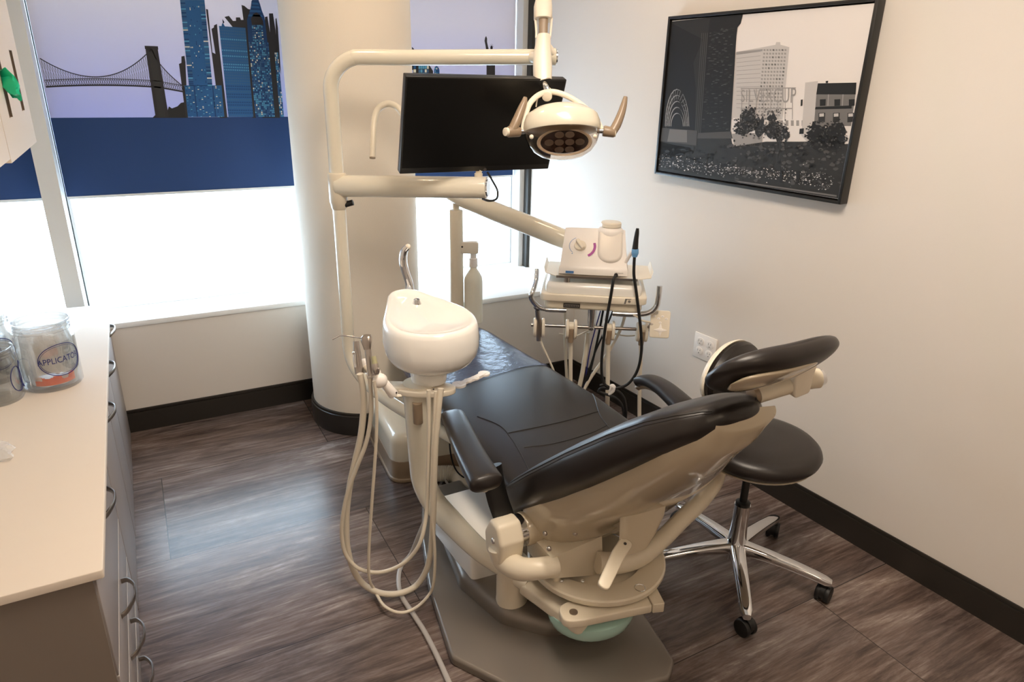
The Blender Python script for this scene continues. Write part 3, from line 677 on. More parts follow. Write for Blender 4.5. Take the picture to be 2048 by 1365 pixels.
crumple(b, [(.01, 0), (.05, .002), (.058, .014), (.04, .03), (.01, .036)], (pc.x-.03, pc.y), CT, .55, seed=9)
tag(b.build('plastic_wrapper', 'wrap'), 'crumpled clear plastic wrapper lying at the left edge of the worktop', 'wrapper')
# ================================================================== JUNCTION BOX ON THE FLOOR
jb_ = thing('utility_box', (1.05, 2.8, 0), 'cream and taupe plastic utility box on the floor behind the assistant arm', 'utility box')
JP = rpoly([(.82, 2.56), (1.26, 2.50), (1.30, 3.0), (.86, 3.06)], .07, 6)
b = MB(); b.slab([p for p in inset(JP, -.008)], 0, .02, .006); b.slab(JP, .015, .105, .002); b.build('lower_housing', 'taupe', jb_)
b = MB(); b.slab(inset(JP, .002), .105, .235, .045, n=6, filb=.001); b.build('upper_cover', 'cream', jb_)
# ================================================================== SUPPORT POST WITH MONITOR ARM AND LIGHT ARM
PX, PY = .718, 2.78
post = thing('support_post', (PX, PY, 0), 'tall cream tubular post in front of the column carrying light and monitor arms', 'support post')
b = MB(); LE = V((1.455, 2.43, 1.795)); dL = (LE-V((PX, PY, 1.775))).normalized()
arc = [V((PX, PY, 1.30)), V((PX, PY, 1.5)), V((PX, PY, 1.62)), V((PX, PY, 1.66))]
for k in range(1, 8): a = pi/2*k/7; arc.append(V((PX, PY, 1.66))+V((0, 0, .117*sin(a)))+dL*(.117*(1-cos(a))))
arc += [LE-dL*.5, LE-dL*.2, LE]
b.tube(arc, .0285, 22, 4); b.build('upper_tube', 'cream', post)
b = MB(); lo = [V((PX, PY, 1.22)), V((PX, PY, 1.0)), V((PX, PY, .75)), V((PX, PY+.002, .60)), V((PX+.012, PY-.03, .52)), V((PX+.045, PY-.11, .462)), V((.82, 2.50, .425)), V((.93, 2.28, .385)), V((1.02, 2.10, .35))]
b.tube(lo, .0265, 22, 6); b.build('lower_tube', 'cream', post)
b = MB(); b.lathe([(.026, -.085), (.03, -.08), (.033, -.06), (.036, -.055), (.036, .055), (.034, .06), (.0285, .062)], Matrix.Translation((PX, PY, 1.29)), 28); b.build('collar', 'cream2', post)
b = MB(); ME = at(974, 376, 2.63); M0 = V((PX, PY, 1.30)); b.cyl(M0, ME, .043, 28, .0415, .004); mt_ = at(957, 372, 2.64); b.build('monitor_arm', 'cream', post)
b = MB(); dM = (ME-M0).normalized(); b.cyl(ME, ME+dM*.006, .033, 24); b.build('end_cap', 'chrome', post)
b = MB(); b.cyl(V((ME.x, ME.y, 0)).lerp(V((mt_.x, mt_.y, 0)), 1)+V((0, 0, 1.31)), V((mt_.x, mt_.y, 1.372)), .016, 20); b.build('monitor_stem', 'cream2', post)
b = MB(); q0 = LE-dL*.005; b.cyl(q0, LE+dL*.045, .032, 24, None, .004); b.mt(1).cyl(LE+dL*.044, LE+dL*.05, .026, 24); b.build('arm_knuckle', ['cream', 'chrome'], post)
b = MB(); b.cyl(V((PX+.01, PY-.01, 1.222)), V((PX+.05, PY-.03, 1.235)), .012, 12); b.build('cable_grommet', 'rubber', post)
# cable from the monitor
b = MB(); b.tube([at(975, 345, 2.6), at(985, 362, 2.58), at(995, 382, 2.57), at(993, 398, 2.57), at(978, 402, 2.58), at(965, 398, 2.6)], .0042, 10); tag(b.build('monitor_cable', 'rubber'), 'thin black cable looping from the monitor around the arm end', 'cable')
# ---- monitor
mon = thing('computer_monitor', (1.14, 2.31, 1.4), 'wide black flat screen monitor tilted down on the cream arm', 'monitor')
K = .61/.56; mc = CAMP+(V((1.064, 2.159, 1.56))-CAMP)*K
a_, b_, g_ = -.074, -.353, -.003
mr = V((cos(a_), sin(a_), 0)); mn = V((sin(a_)*cos(b_), -cos(a_)*cos(b_), sin(b_))); mu = mn.cross(mr)
mfr = frame(mc, mr, mu); W_, H_ = .61, .61*.5625*1.04
if mfr.col[2].to_3d().dot(mn) < 0: mn = -mn
mz = mfr.col[2].to_3d(); sg = 1 if mz.dot(V((0, -1, -.2))) > 0 else -1
def MF(x, y, z): return mfr @ V((x, y, z*sg))
mf2 = mfr @ Matrix.Diagonal((1, 1, sg, 1))
b = MB(); b.slab(rpoly([(-W_/2, -H_/2), (W_/2, -H_/2), (W_/2, H_/2), (-W_/2, H_/2)], .004), -.032, 0, .003, mf2); b.slab(rpoly([(-W_*.3, -H_*.35), (W_*.3, -H_*.35), (W_*.3, H_*.3), (-W_*.3, H_*.3)], .03), -.055, -.03, .012, mf2, filb=.01); b.build('monitor_housing', 'black', mon)
b = MB(); b.box(-W_/2+.006, W_/2-.006, -H_/2+.022, H_/2-.006, 0, .0006, 0, mf2); b.build('screen', 'screen', mon)
b = MB(); b.cyl(MF(.03, -H_/2+.008, 0), MF(.03, -H_/2+.008, .003), .006, 16); b.build('power_button', 'steel', mon)
b = MB(); b.tube([MF(.03, -H_/2+.05, -.05), MF(.03, -H_/2-.0, -.045), V((mt_.x, mt_.y, 1.375))], .012, 12, 3); b.build('monitor_mount', 'cream2', mon)
b = MB(); b.tube([at(745, 315, 2.66), at(746, 285, 2.66), at(748, 245, 2.66), at(756, 219, 2.66), at(774, 208, 2.66), at(793, 213, 2.66), at(806, 230, 2.66), at(820, 250, 2.64)], .0125, 18, 6); b.mt(1).cyl(at(745, 313, 2.66), at(745, 317, 2.66), .0115, 16); b.build('grab_bar', ['cream2', 'taupe'], mon)
# ================================================================== DENTAL LIGHT
LD = 2.5
dl = thing('dental_light', at(1085, 60, 2.56), 'cream overhead dental light with two taupe grab handles and clear lens', 'dental light')
T0, T1 = at(1086, -60, 2.60), at(1086, 168, 2.50)
def strip(pxs, D, w, t, name, mt, e=3.2):
    b = MB(); R = []
    P = [at(x, y, D+dd) for x, y, dd, ww in pxs]
    for i, p in enumerate(P):
        tt = (P[min(i+1, len(P)-1)]-P[max(i-1, 0)]).normalized(); xx = (_r-tt*_r.dot(tt)).normalized(); yy = tt.cross(xx); R.append([p+xx*q.x+yy*q.y for q in ell(pxs[i][3]/F*D, t, 24, e)])
    b.rings(R); return b.build(name, mt, dl)
strip([(1086, 165, 0, 14), (1085, 162, 0, 18.5), (1085, 130, 0, 19), (1084.5, 110, 0, 18), (1086, 90, 0, 15.5), (1087, 76, 0, 14), (1087, 73, 0, 12)], 2.5, 0, .03, 'lower_sleeve', 'ivory')
strip([(1086, 75, 0, 9), (1087, 36, 0, 9.5)], 2.5, 0, .018, 'inner_link', 'taupe')
for xx in (-1, 1):
    b = MB(); b.tube([at(1086+xx*13.5, 76, 2.5), at(1087+xx*14.5, 60, 2.5), at(1087+xx*16.5, 36, 2.5)], .0045, 8); b.build('side_rail', 'ivory', dl)
strip([(1086, 40, 0, 16), (1086, 37, 0, 18.5), (1086, 15, 0, 18.5), (1087, 4, 0, 16.5), (1087, -3, 0, 12), (1087, -7, 0, 5)], 2.5, 0, .03, 'upper_cap', 'ivory')
b = MB(); b.cyl(LE-dL*.05+V((0, 0, .0)), at(1086, 118, 2.5), .02, 16); b.cyl(at(1098, 92, 2.52), at(1108, 108, 2.54), .01, 12); b.build('pivot', 'ivory', dl)
hc = at(1124, 263, 2.40)
b = MB(); b.cyl(at(1086, 165, 2.5), at(1096, 190, 2.44), .017, 20, .015, .002); b.build('swivel_joint', 'chrome', dl)
b = MB(); b.cyl(at(1094, 183, 2.47), at(1094, 194, 2.43), .018, 20, None, .003); b.build('joint_cap', 'ivory', dl)
b = MB(); b.tube([at(1078, 188, 2.46), at(1074, 202, 2.46), at(1072, 214, 2.46)], [.003, .0026, .0026], 8); b.build('brake_lever', 'ivory', dl)
# yoke
def band(pts, w, t, mt, name):
    b = MB(); P = smooth(pts, 5); R = []
    for i, p in enumerate(P):
        tt = (P[min(i+1, len(P)-1)]-P[max(i-1, 0)]).normalized(); xx = (hax-tt*hax.dot(tt)).normalized(); yy = tt.cross(xx); R.append([p+xx*q.x+yy*q.y for q in ell(w, t, 14, 3)])
    b.rings(R); return b.build(name, mt, dl)
hax = (_f*.95+V((0, 0, .25))).normalized()
band([at(1046, 262, 2.40), at(1050, 235, 2.41), at(1060, 207, 2.42), at(1080, 189, 2.43), at(1105, 184, 2.44), at(1135, 193, 2.44), at(1165, 212, 2.43), at(1190, 235, 2.42), at(1203, 262, 2.40)], .010, .010, 'ivory', 'yoke')
# head: axis nearly vertical, tipped towards the viewer
axh = (V((0, 0, 1))*.93 - _f*.10 + V((.0, 0, 0))).normalized()
axh = (V((0, 0, 1))+V((_f.x, _f.y, 0))*.30-_r*.05).normalized()
hfr = frame(hc+axh*.004, (_r-axh*_r.dot(axh)).normalized(), None, axh)
b = MB(); b.lathe([(.133, -.004), (.1355, 0), (.1365, .012), (.134, .03), (.126, .05), (.118, .058), (.117, .0585), (.108, .064), (.085, .078), (.055, .086), (.02, .09), (.001, .09)], hfr, 48, 1, .82); b.build('lamp_housing', 'cream', dl)
b = MB(); b.lathe([(.132, .002), (.131, -.02), (.12, -.05), (.10, -.074), (.07, -.092), (.04, -.1), (.001, -.103), (.001, -.1005), (.04, -.0975), (.069, -.0895), (.098, -.0725), (.1175, -.049), (.1285, -.02), (.1295, .002)], hfr, 48, 1, .82); b.build('lens_cover', 'lens', dl)
b = MB(); b.lathe([(.128, -.002), (.11, -.008), (.001, -.012)], hfr, 40, 1, .82); b.build('lamp_interior', 'taupe', dl)
rf = hfr @ Matrix.Translation((.006, -.02, -.044)) @ Matrix.Rotation(radians(118), 4, 'X')
b = MB(); b.rings([[rf @ V((q_r*cos(2*pi*j_/40)*1.15, q_r*sin(2*pi*j_/40)*.58, q_z)) for q_r, q_z in ((.073, 0), (.082, .0), (.084, .006), (.08, .010), (.073, .006))] for j_ in range(40)], False, True); b.build('bezel_ring', 'ivory', dl)
b = MB(); b.lathe([(.074, .002), (.06, -.01), (.001, -.03)], rf, 32, 1.15, .55)
M['refl'] = mat('lamp_reflector', (92, 74, 66), .12, .9); b.build('reflector', 'refl', dl)
for gx in (-1.5, -.5, .5, 1.5):  # bright steel cups added to imitate small highlights in the lens
    for gy in (-1, 0, 1):
        if abs(gx) > 1 and gy: continue
        q = MB(); f4 = rf @ Matrix.Translation((gx*.036, gy*.026, .004)); q.lathe([(.016, .003), (.0165, .002), (.012, -.004), (.001, -.009), (.001, -.0085), (.0115, -.0035), (.0155, .0025)], f4, 14, 1, .7); q.build('glint_cup', 'steel', dl)
for x, y in ((1063, 274), (1190, 273)):
    b = MB(); b.ball(at(x, y, 2.285), .0075, n=12, m=8); b.build('lens_knob', 'ivory', dl)
def grip(hub, pts, radii, end, j0, j1):
    h = MB(); h.tube(pts, radii, 16, 6, flat=1.0); h.cyl(*hub, .019, 20, .017, .004); o = h.build('grab_handle', 'taupe', dl)
    h = MB(); h.cyl(j0, j1, .0095, 16); h.build('handle_spindle', 'chrome', o)
    h = MB(); h.cyl(end[0], end[1], .0145, 20, None, .002); h.build('handle_end_cap', 'ivory', o)
grip((at(1015, 264, 2.38), at(1040, 264, 2.40)), [at(1022, 264, 2.385), at(1032, 245, 2.385), at(1042, 220, 2.385), at(1048, 205, 2.385), at(1050.5, 195, 2.385)], [.016, .017, .014, .011, .007], (at(1010, 264, 2.37), at(1017, 264, 2.38)), at(1036, 264, 2.40), at(1056, 262, 2.40))
grip((at(1206, 262, 2.40), at(1230, 266, 2.40)), [at(1224, 265, 2.40), at(1233, 250, 2.40), at(1242, 228, 2.40), at(1248, 208, 2.40), at(1251, 194, 2.40)], [.016, .0165, .014, .011, .007], (at(1228, 266, 2.40), at(1231, 266, 2.40)), at(1194, 262, 2.40), at(1208, 262, 2.40))
# ================================================================== DELIVERY UNIT
du = thing('delivery_unit', (1.13, 2.6, 0), 'instrument delivery unit with cream arm, chrome side handles and holder bar', 'dental delivery unit')
DX, DY = 1.372, 3.085
DT = onv(911, 420, (DX, DY, 1))
b = MB(); b.cyl((DX, DY, .012), (DX, DY, DT.z), .034, 24, None, .005); b.build('unit_post', 'cream2', du)
b = MB(); b.lathe([(.075, 0), (.078, .004), (.075, .012), (.04, .02)], Matrix.Translation((DX, DY, .001)), 28); b.build('post_flange', 'cream2', du)
b = MB(); b.cyl((DX, DY, DT.z-.01), (DX, DY, DT.z+.05), .0165, 18); b.build('post_pin', 'cream2', du)
A0 = V((DX-.02, DY+.01, DT.z+.075)); A1 = at(1150, 487, 3.22)
b = MB(); dA = (A1-A0).normalized(); b.tube([A0-dA*.05, A0+dA*.06, A0+dA*.24, A1-dA*.1, A1], [.024, .041, .046, .046, .042], 24, 4); b.build('swing_arm', 'cream', du)
# tray frame: the head hovers beyond the right edge of the seat
KS = 1.29; MB.RS = KS; ZK = V((0, 0, KS)); SCL = Matrix.Scale(KS, 4)
TZ = .743+.045*KS
t0 = onz(1087, 616.5, .743); hd__ = ray(1190, 168); tb = V((hd__.x, hd__.y, 0)).normalized(); td = V((tb.y, -tb.x, 0))   # tb = away from viewer
r1 = ray(1284, 622); rn = V((r1.y, -r1.x, 0)); TL = -(t0.xy.dot(rn.xy))/td.dot(rn)
t1 = t0+td*TL; hw = TL/2/KS
tf = frame(V(((t0.x+t1.x)/2, (t0.y+t1.y)/2, TZ)), td, tb, V((0, 0, 1))) @ SCL
print('TRAY', t0, t1, TL)
b = MB(); b.slab(rpoly([(-hw, 0), (hw, 0), (hw, .26), (-hw, .26)], .03), -.045, -.012, .003, tf, filb=.008); b.build('instrument_head', 'cream2', du)
b = MB(); b.slab(rpoly([(-hw-.014, -.014), (hw+.014, -.014), (hw+.014, .27), (-hw-.014, .27)], .03), -.014, .012, .004, tf); b.build('head_flange', 'ivory', du)
b = MB(); b.slab(rpoly([(-hw+.002, -.006), (hw-.004, -.006), (hw-.004, .26), (-hw+.002, .26)], .045), .012, .05, .018, tf, n=5, filb=.002); b.build('top_cover', 'white', du)
b = MB(); x0_ = -hw*.42; b.box(x0_-.03, x0_+.028, -.003, 0, -.038, -.022, 0, tf); b.mt(1).box(x0_-.026, x0_+.024, -.0038, -.003, -.034, -.026, 0, tf); b.mt(0)
for k in range(8): b.box(x0_-.024+k*.0058, x0_-.0205+k*.0058, -.0046, -.0038, -.033, -.027, 0, tf)
b.build('name_badge', ['dkp', 'silver'], du)
b = MB(); xx = hw*.62
b.add([tf @ V(p) for p in ((xx, -.0148, -.010), (xx+.006, -.0148, -.010), (xx+.010, -.0148, .006), (xx+.024, -.0148, .006), (xx+.024, -.0148, .009), (xx+.004, -.0148, .009))], [(0, 1, 2, 3, 4, 5)])
b.add([tf @ V((xx+.018+.005*cos(k*pi/6), -.0148, -.001+.0045*sin(k*pi/6))) for k in range(12)], [tuple(range(12))]); b.build('logo_mark', 'silver', du)
def tp(x, y, z): return tf @ V((x, y, z))
b = MB(); b.tube([tp(hw-.10, .0, -.052), tp(hw-.03, -.004, -.05), tp(hw+.02, -.01, -.04), tp(hw+.045, -.014, -.015), tp(hw+.05, -.014, .02), tp(hw+.05, -.012, .06)], .0095, 16, 6); b.build('chrome_handle', 'chrome', du)
b = MB(); b.tube([tp(-hw+.08, .0, -.05), tp(-hw+.0, -.008, -.046), tp(-hw-.03, -.03, -.02), tp(-hw-.042, -.05, .01), tp(-hw-.036, -.045, .03), tp(-hw-.03, .0, .055), tp(-hw-.03, .03, .085)], .0085, 16, 6); b.build('chrome_handle', 'chrome', du)
# upper steel tray rack
UZ = .075
b = MB(); u0_, u1_ = -hw+.02, hw+.005; 
b.slab(rpoly([(u0_+.02, .0), (u1_-.03, .0), (u1_+.02, .03), (u1_+.02, .20), (u0_-.02, .20), (u0_-.02, .04)], .012), UZ-.0025, UZ, 0, tf); b.build('upper_tray', 'ivory', du)
b = MB()
b.box(u0_+.02, u1_-.03, -.004, .002, UZ-.006, UZ+.002, 0, tf); b.build('tray_lip', 'steel', du)
for q_ in ((-hw*.55, .02, .011), (0, .14, .02)):
    b = MB(); b.cyl(tp(q_[0], q_[1], .05), tp(q_[0], q_[1], UZ-.002), q_[2], 14); b.build('tray_support', 'steel', du)
for s_, e_ in ((1, u1_+.018), (-1, u0_-.018)):
    b = MB(); w__ = V((s_*.001, 0, 0)); Q = [V((e_, .035, UZ)), V((e_, .19, UZ)), V((e_+s_*.006, .19, UZ+.018)), V((e_+s_*.006, .045, UZ+.018))]
    b.rings([[tf @ q for q in Q], [tf @ (q+w__*2) for q in Q]]); b.build('tray_rim', 'ivory', du)
# chrome drop post and holder bar
bar0, bar1 = onv(1062, 650, tp(0, .03, 0)), onv(1298, 660, tp(0, .03, 0))
mid = bar0.lerp(bar1, .51)
b = MB(); b.cyl(V((mid.x, mid.y, TZ-.05)), mid+V((0, 0, .005)), .017, 20, .013); b.ball(mid, .013, n=14, m=8); b.build('chrome_drop_post', 'chrome', du)
b = MB(); b.cyl(bar0, bar1, .0062, 16); b.build('holder_bar', 'steel', du)
bd = (bar1-bar0).normalized(); bn = V((-bd.y, bd.x, 0)).normalized()
if bn.dot(V((_f.x, _f.y, 0))) > 0: bn = -bn
bd = bd*KS; bn = bn*KS
hold = []
for k, px_ in enumerate((1078, 1142, 1217, 1283)):
    t_ = (px_-1062)/(1298-1062); c = bar0.lerp(bar1, t_); hold.append(c)
    b = MB()
    for s_ in (-1, 1):
        cc = c+bd*(.0145*s_)-ZK*.006+bn*.01; f2 = frame(cc, bn, V((0, 0, 1))) @ SCL
        b.slab(ell(.022, .036, 24, 2.2), -.0055, .0055, .004, f2)
    b.cyl(c-bd*.016, c+bd*.016, .017, 18, None, .004); b.build('instrument_holder', 'ivory', du)
# control pad
kp = onv(1320, 648, tp(0, -.03, 0)); kf = frame(kp, td, V((0, 0, 1))*.96+tb*.25) @ SCL
if kf.col[2].to_3d().dot(_f) > 0: kf = kf @ Matrix.Diagonal((1, 1, -1, 1))
b = MB(); b.slab(rpoly([(-.034, -.05), (.034, -.05), (.034, .046), (-.034, .046)], .009), -.014, 0, .003, kf, filb=.004); cp_ = b.build('control_pad', 'ivory', du)
b = MB(); b.slab(rpoly([(0, .026), (.006, .006), (.026, 0), (.006, -.006), (0, -.026), (-.006, -.006), (-.026, 0), (-.006, .006)], .002), 0, .0015, .0006, kf @ Matrix.Translation((.002, -.022, 0))); b.slab(ell(.009, .007, 16), .0015, .003, .001, kf @ Matrix.Translation((.002, -.022, 0))); b.build('direction_button', 'whitep', cp_)
for x, y in ((-.020, .026), (-.006, .018), (.007, .026), (.02, .018), (.0, .004)):
    b = MB(); b.slab(ell(.0052, .0036, 12), 0, .0012, .0005, kf @ Matrix.Translation((x, y, 0))); b.mt(1).slab(ell(.001, .0007, 6), .0012, .0014, 0, kf @ Matrix.Translation((x, y, 0))); b.build('button', ['whitep', 'dkp'], cp_)
b = MB()
for x0, y0, x1, y1 in ((-.024, .040, -.010, .0415), (-.024, .033, -.0225, .040), (-.0115, .034, -.010, .040), (-.018, .033, -.010, .0345)): b.box(x0, x1, y0, y1, 0, .0004, 0, kf)
b.build('pad_marking', 'greyp', cp_)
b = MB(); b.cyl(bar1-bd*.01, kp-td*(.028*KS), .006, 12); b.build('pad_bracket', 'steel', du)
b = MB(); b.tube([tp(hw-.08, .06, -.05), onv(1215+0, 632, kp), onv(1245, 645, kp), onv(1278, 660-12, kp)][::-1][:0] or [tp(hw-.085, .04, -.045), onv(1270, 632, kp), onv(1283, 641, kp), onv(1300, 645, kp)], .0035, 8); b.build('pad_cord', 'hose', du)
# bottle bracket + bottle
b = MB(); bx = onv(940, 495, (DX, DY, 1)); vx = V((_r.x, _r.y, 0)).normalized(); KB = 1.23; MB.RS = KB; bf = frame(V((DX, DY, bx.z))+vx*.055, vx, V((_f.x, _f.y, 0)), V((0, 0, 1))) @ Matrix.Scale(KB, 4)
b.box(-.045, .045, -.022, .022, -.024, .024, .006, bf); b.mt(1).cyl(bf @ V((-.02, -.022, .006)), bf @ V((-.02, -.024, .006)), .004, 12); b.build('bottle_bracket', ['ivory', 'dkp'], du)
bc = bf @ V((.024, 0, 0)); bot = thing('water_bottle', (bc.x, bc.y, bc.z-.40), 'white translucent water bottle hanging under the unit bracket', 'bottle')
b = MB(); b.lathe([(.001, -.325), (.03, -.325), (.038, -.318), (.038, -.14), (.036, -.125), (.026, -.105), (.015, -.09), (.014, -.068)], Matrix.Translation(bc) @ Matrix.Scale(KB, 4), 28); b.build('bottle_body', 'bottle', bot)
b = MB(); b.lathe([(.015, -.082), (.0175, -.08), (.0175, -.045), (.013, -.044), (.013, -.024)], Matrix.Translation(bc) @ Matrix.Scale(KB, 4), 24); b.build('bottle_cap', 'whitep', bot)
MB.RS = KS
# hoses hanging from the holders (each its own)
def onvf(x, y, P0):
    p = onv(x, y, P0); return p if p.z > .02 else onz(x, y, .02)
def hose(pts, P0, r, name, label, cat, mt, group=None, n=10, k=6, parent=None):
    b = MB(); b.tube([onvf(x, y, P0) for x, y in pts], r, n, k)
    o = b.build(name, mt, parent)
    return tag(o, label, cat, group) if parent is None else o
HG = 'hoses hanging under the delivery unit'
def fl(x, y, z=.02): return onz(x, y, z)
# first holder: air-water syringe
h0 = hold[0]; sy = thing('air_water_syringe', h0, 'chrome air water syringe in the leftmost holder of the delivery unit', 'dental instrument')
b = MB(); b.tube([h0+bn*.012-ZK*.055, h0+bn*.012, onv(1075, 620, h0+bn*.02)], [.008, .0105, .009], 14); b.ball(onv(1074, 614, h0+bn*.02), .013, .011, .012, n=12, m=8); b.build('syringe_body', 'steel', sy)
b = MB(); b.tube([onv(1072, 610, h0+bn*.02), onv(1068, 600, h0+bn*.02), onv(1066, 594, h0+bn*.02)], .003, 8); b.build('syringe_tip', 'chrome', sy)
hose([(1079, 672), (1084, 690), (1094, 712), (1108, 745), (1118, 790)], h0, .0042, 'instrument_hose', 'thin hose curving from the leftmost holder of the delivery unit', 'hose', 'hosew', HG)
for k, (pts, lab, r) in enumerate((
        ([(1142, 678), (1141.5, 700), (1141, 740), (1142, 800), (1150, 880)], 'ivory hose hanging from the second holder of the delivery unit', .0075),
        ([(1217, 680), (1216, 720), (1215, 790), (1214, 860), (1216, 930)], 'ivory hose hanging from the third holder of the delivery unit', .0082),
        ([(1283, 680), (1281, 720), (1279, 780), (1279, 850), (1282, 930)], 'ivory hose hanging from the rightmost holder of the delivery unit', .0072))):
    c = hold[k+1]; cpl = MB(); cpl.tube([c+bn*.012-ZK*.004, c+bn*.012-ZK*.055], [.0125, .0095], 14, 2, sm=False)
    P = [onvf(x, y, c) for x, y in pts]; P[0] = c+bn*.012-ZK*.05
    b = MB(); b.tube(P, r, 12); o = tag(b.build('instrument_hose', 'hosew'), lab, 'hose', HG); cpl.build('hose_coupling', 'taupe', o)
U0 = tp(0, .1, 0)
hose([(1130, 622), (1130, 680), (1132, 730), (1136, 800)], U0, .0055, 'supply_hose', 'grey ivory hose dropping behind the second holder', 'hose', 'hose', 'supply hoses behind the delivery unit')
hose([(1176, 665), (1172, 700), (1165, 745), (1156, 790), (1150, 850)], U0, .0085, 'supply_hose', 'thick grey hose dropping behind the chrome drop post', 'hose', 'hose', 'supply hoses behind the delivery unit')
hose([(1252, 622), (1240, 660), (1212, 712), (1180, 758), (1160, 800), (1150, 850)], U0, .0065, 'supply_hose', 'ivory hose running diagonally down behind the third holder', 'hose', 'hosew', 'supply hoses behind the delivery unit')
hose([(1206, 622), (1198, 665), (1186, 720), (1175, 765), (1160, 820)], U0, .0042, 'supply_cable', 'black cable dropping from the middle of the delivery unit', 'cable', 'rubber', 'black cables behind the delivery unit')
hose([(1226, 622), (1208, 665), (1190, 705), (1180, 735), (1168, 765), (1150, 830)], U0, .0036, 'supply_cable', 'black cable crossing behind the delivery unit', 'cable', 'rubber', 'black cables behind the delivery unit')
hose([(1201, 622), (1190, 660), (1180, 700), (1174, 735), (1170, 760), (1155, 820)], U0, .0022, 'data_wire', 'thin navy wire dropping beside the black cables', 'cable', 'navy')
hose([(1118, 668), (1150, 672), (1165, 667), (1178, 662)], U0, .0028, 'jumper_tube', 'thin ivory tube linking second holder to chrome drop post', 'hose', 'hosew', 'jumper tubes along the holder bar')
hose([(1226, 667), (1250, 672), (1272, 671), (1283, 666)], U0, .0028, 'jumper_tube', 'thin ivory tube linking third and rightmost holders', 'hose', 'hosew', 'jumper tubes along the holder bar')
# ---- ultrasonic scaler on the tray
sc = thing('ultrasonic_scaler', tp(-.05, .05, UZ), 'white ultrasonic scaler with round dial and water bottle on top of the tray', 'dental scaler')
s0 = onp(1118, 529, tp(0, .012, 0), tb); s1 = onp(1256, 541, tp(0, .012, 0), tb)
sxa = (s0-tf.translation).dot(td)/KS; sxb = (s1-tf.translation).dot(td)/KS; sw = sxb-sxa; sz = UZ+.006
stp = onp(1140, 452, tp(0, .15, 0), tb); shz = (stp-tf.translation).z/KS
print('SC', sw, shz, UZ)
b = MB(); R = []
prof = [(0.012, sz, 0), (.012, sz+.018, 0), (.02, sz+.03, .004), (.08, sz+(shz-sz)*.62, .008), (.145, shz-.004, .012), (.165, shz-.008, .014), (.178, shz-.03, .012), (.18, sz, .004)]
for k in range(13):
    u = -1+2*k/12; xs = (sxa+sxb)/2+u*sw/2; drop = .006*(1-u*u); e_ = (abs(u)**8)
    R.append([tf @ V((xs+(-u)*ins*1.0, y-(drop if i < 3 else 0)+.01*e_*(1 if i in (3, 4, 5) else 0), z-(.004*e_ if i > 2 and i < 7 else 0))) for i, (y, z, ins) in enumerate(prof)])
b.rings(R); b.build('scaler_body', 'whitep', sc, 50)
sn = V((0, -(prof[4][1]-prof[2][1]), (prof[4][0]-prof[2][0]))).normalized()  # local normal of sloping face
def face(u, v): 
    a, c = prof[2], prof[4]; return tf @ V((sxa+sw*u, a[0]+(c[0]-a[0])*v, a[1]+(c[1]-a[1])*v+.0008))
fn = (tf.to_3x3() @ sn).normalized(); fu = (face(.5, 1)-face(.5, 0)).normalized()
def ff(u, v): return frame(face(u, v), td, fu) @ SCL
kf2 = ff(.29, .47)
b = MB(); b.slab(ell(.032, .032, 28), .001, .0035, .001, kf2); b.build('dial_plate', 'whitep', sc)
b = MB(); b.slab(ell(.021, .021, 24), .003, .013, .003, kf2); b.slab(rpoly([(-.022, -.007), (.022, -.007), (.022, .007), (-.022, .007)], .006), .013, .024, .003, kf2 @ Matrix.Rotation(radians(125), 4, 'Z')); b.build('dial_knob', 'ivory', sc)
b = MB()
for i in range(18): a, c = radians(115+i*6.4), radians(115+(i+1)*6.4); b.add([kf2 @ V((r_*cos(t_), r_*sin(t_), .006)) for r_, t_ in ((.037, a), (.0385, a), (.0385, c), (.037, c))], [(0, 1, 2, 3)])
b.add([kf2 @ V((-.026+.002*cos(k), -.034+.002*sin(k), .006)) for k in range(6)], [tuple(range(6))]); b.build('blue_scale', 'bprint', sc)
b = MB()
for i in range(18): a, c = radians(-58+i*4.3), radians(-58+(i+.86)*4.3); b.add([kf2 @ V((r_*cos(t_)+.004, r_*sin(t_), .006)) for r_, t_ in ((.043, a), (.052, a), (.052, c), (.043, c))], [(0, 1, 2, 3)])
b.build('magenta_scale', 'purple', sc)
wf = ff(.73, .5)
b = MB(); b.slab([V((.043*cos(t_), .043*sin(t_)-.028)) for t_ in [pi+pi*k/14 for k in range(15)]]+[V((.043, .06)), V((-.043, .06))], -.004, .014, .01, wf, n=4, filb=.001); b.build('water_reservoir', 'resv', sc)
b = MB(); pt = face(.73, 1.02); bx_ = frame(pt-V((0, 0, .02)), td, tb, V((0, 0, 1))) @ SCL
b.lathe([(.034, -.03), (.044, -.02), (.047, -.004), (.046, .008), (.040, .016), (.034, .02)], bx_, 28); b.build('reservoir_neck', 'whitep', sc)
b = MB(); b.lathe([(.034, .020), (.037, .022), (.037, .034), (.033, .038), (.001, .040)], bx_, 28); b.build('reservoir_cap', 'ivory', sc)
b = MB(); f3 = tf @ Matrix.Translation((sxa+.03, .0105, sz+.012)); vs, fs = txt('DENTAL', .009)
b.box(sxa+.024, sxa+.052, .0035, .0052, sz+.004, sz+.012, 0, tf); b.build('blue_label', 'bprint', sc)
b = MB(); vs, fs = txt('Ultrasonic', .007); b.add([tf @ V((sxb-.03+x, .0062, sz+.012+y)) for x, y in vs], fs); b.build('grey_lettering', 'greyp', sc)
b = MB(); b.cyl(tp(sxb-.04, .002, sz+.004), tp(sxb-.04, .012, sz+.004), .007, 12); b.build('cord_socket', 'rubber', sc)
b = MB(); hp = onp(1267, 505, tp(0, .03, 0), tb); b.tube([tp(sxb-.01, .04, sz+.04), hp+V((-.01, 0, 0)), hp+V((.012, 0, .012))], .006, 8); b.build('handpiece_cradle', 'whitep', sc)
P0 = tp(0, -.02, 0)
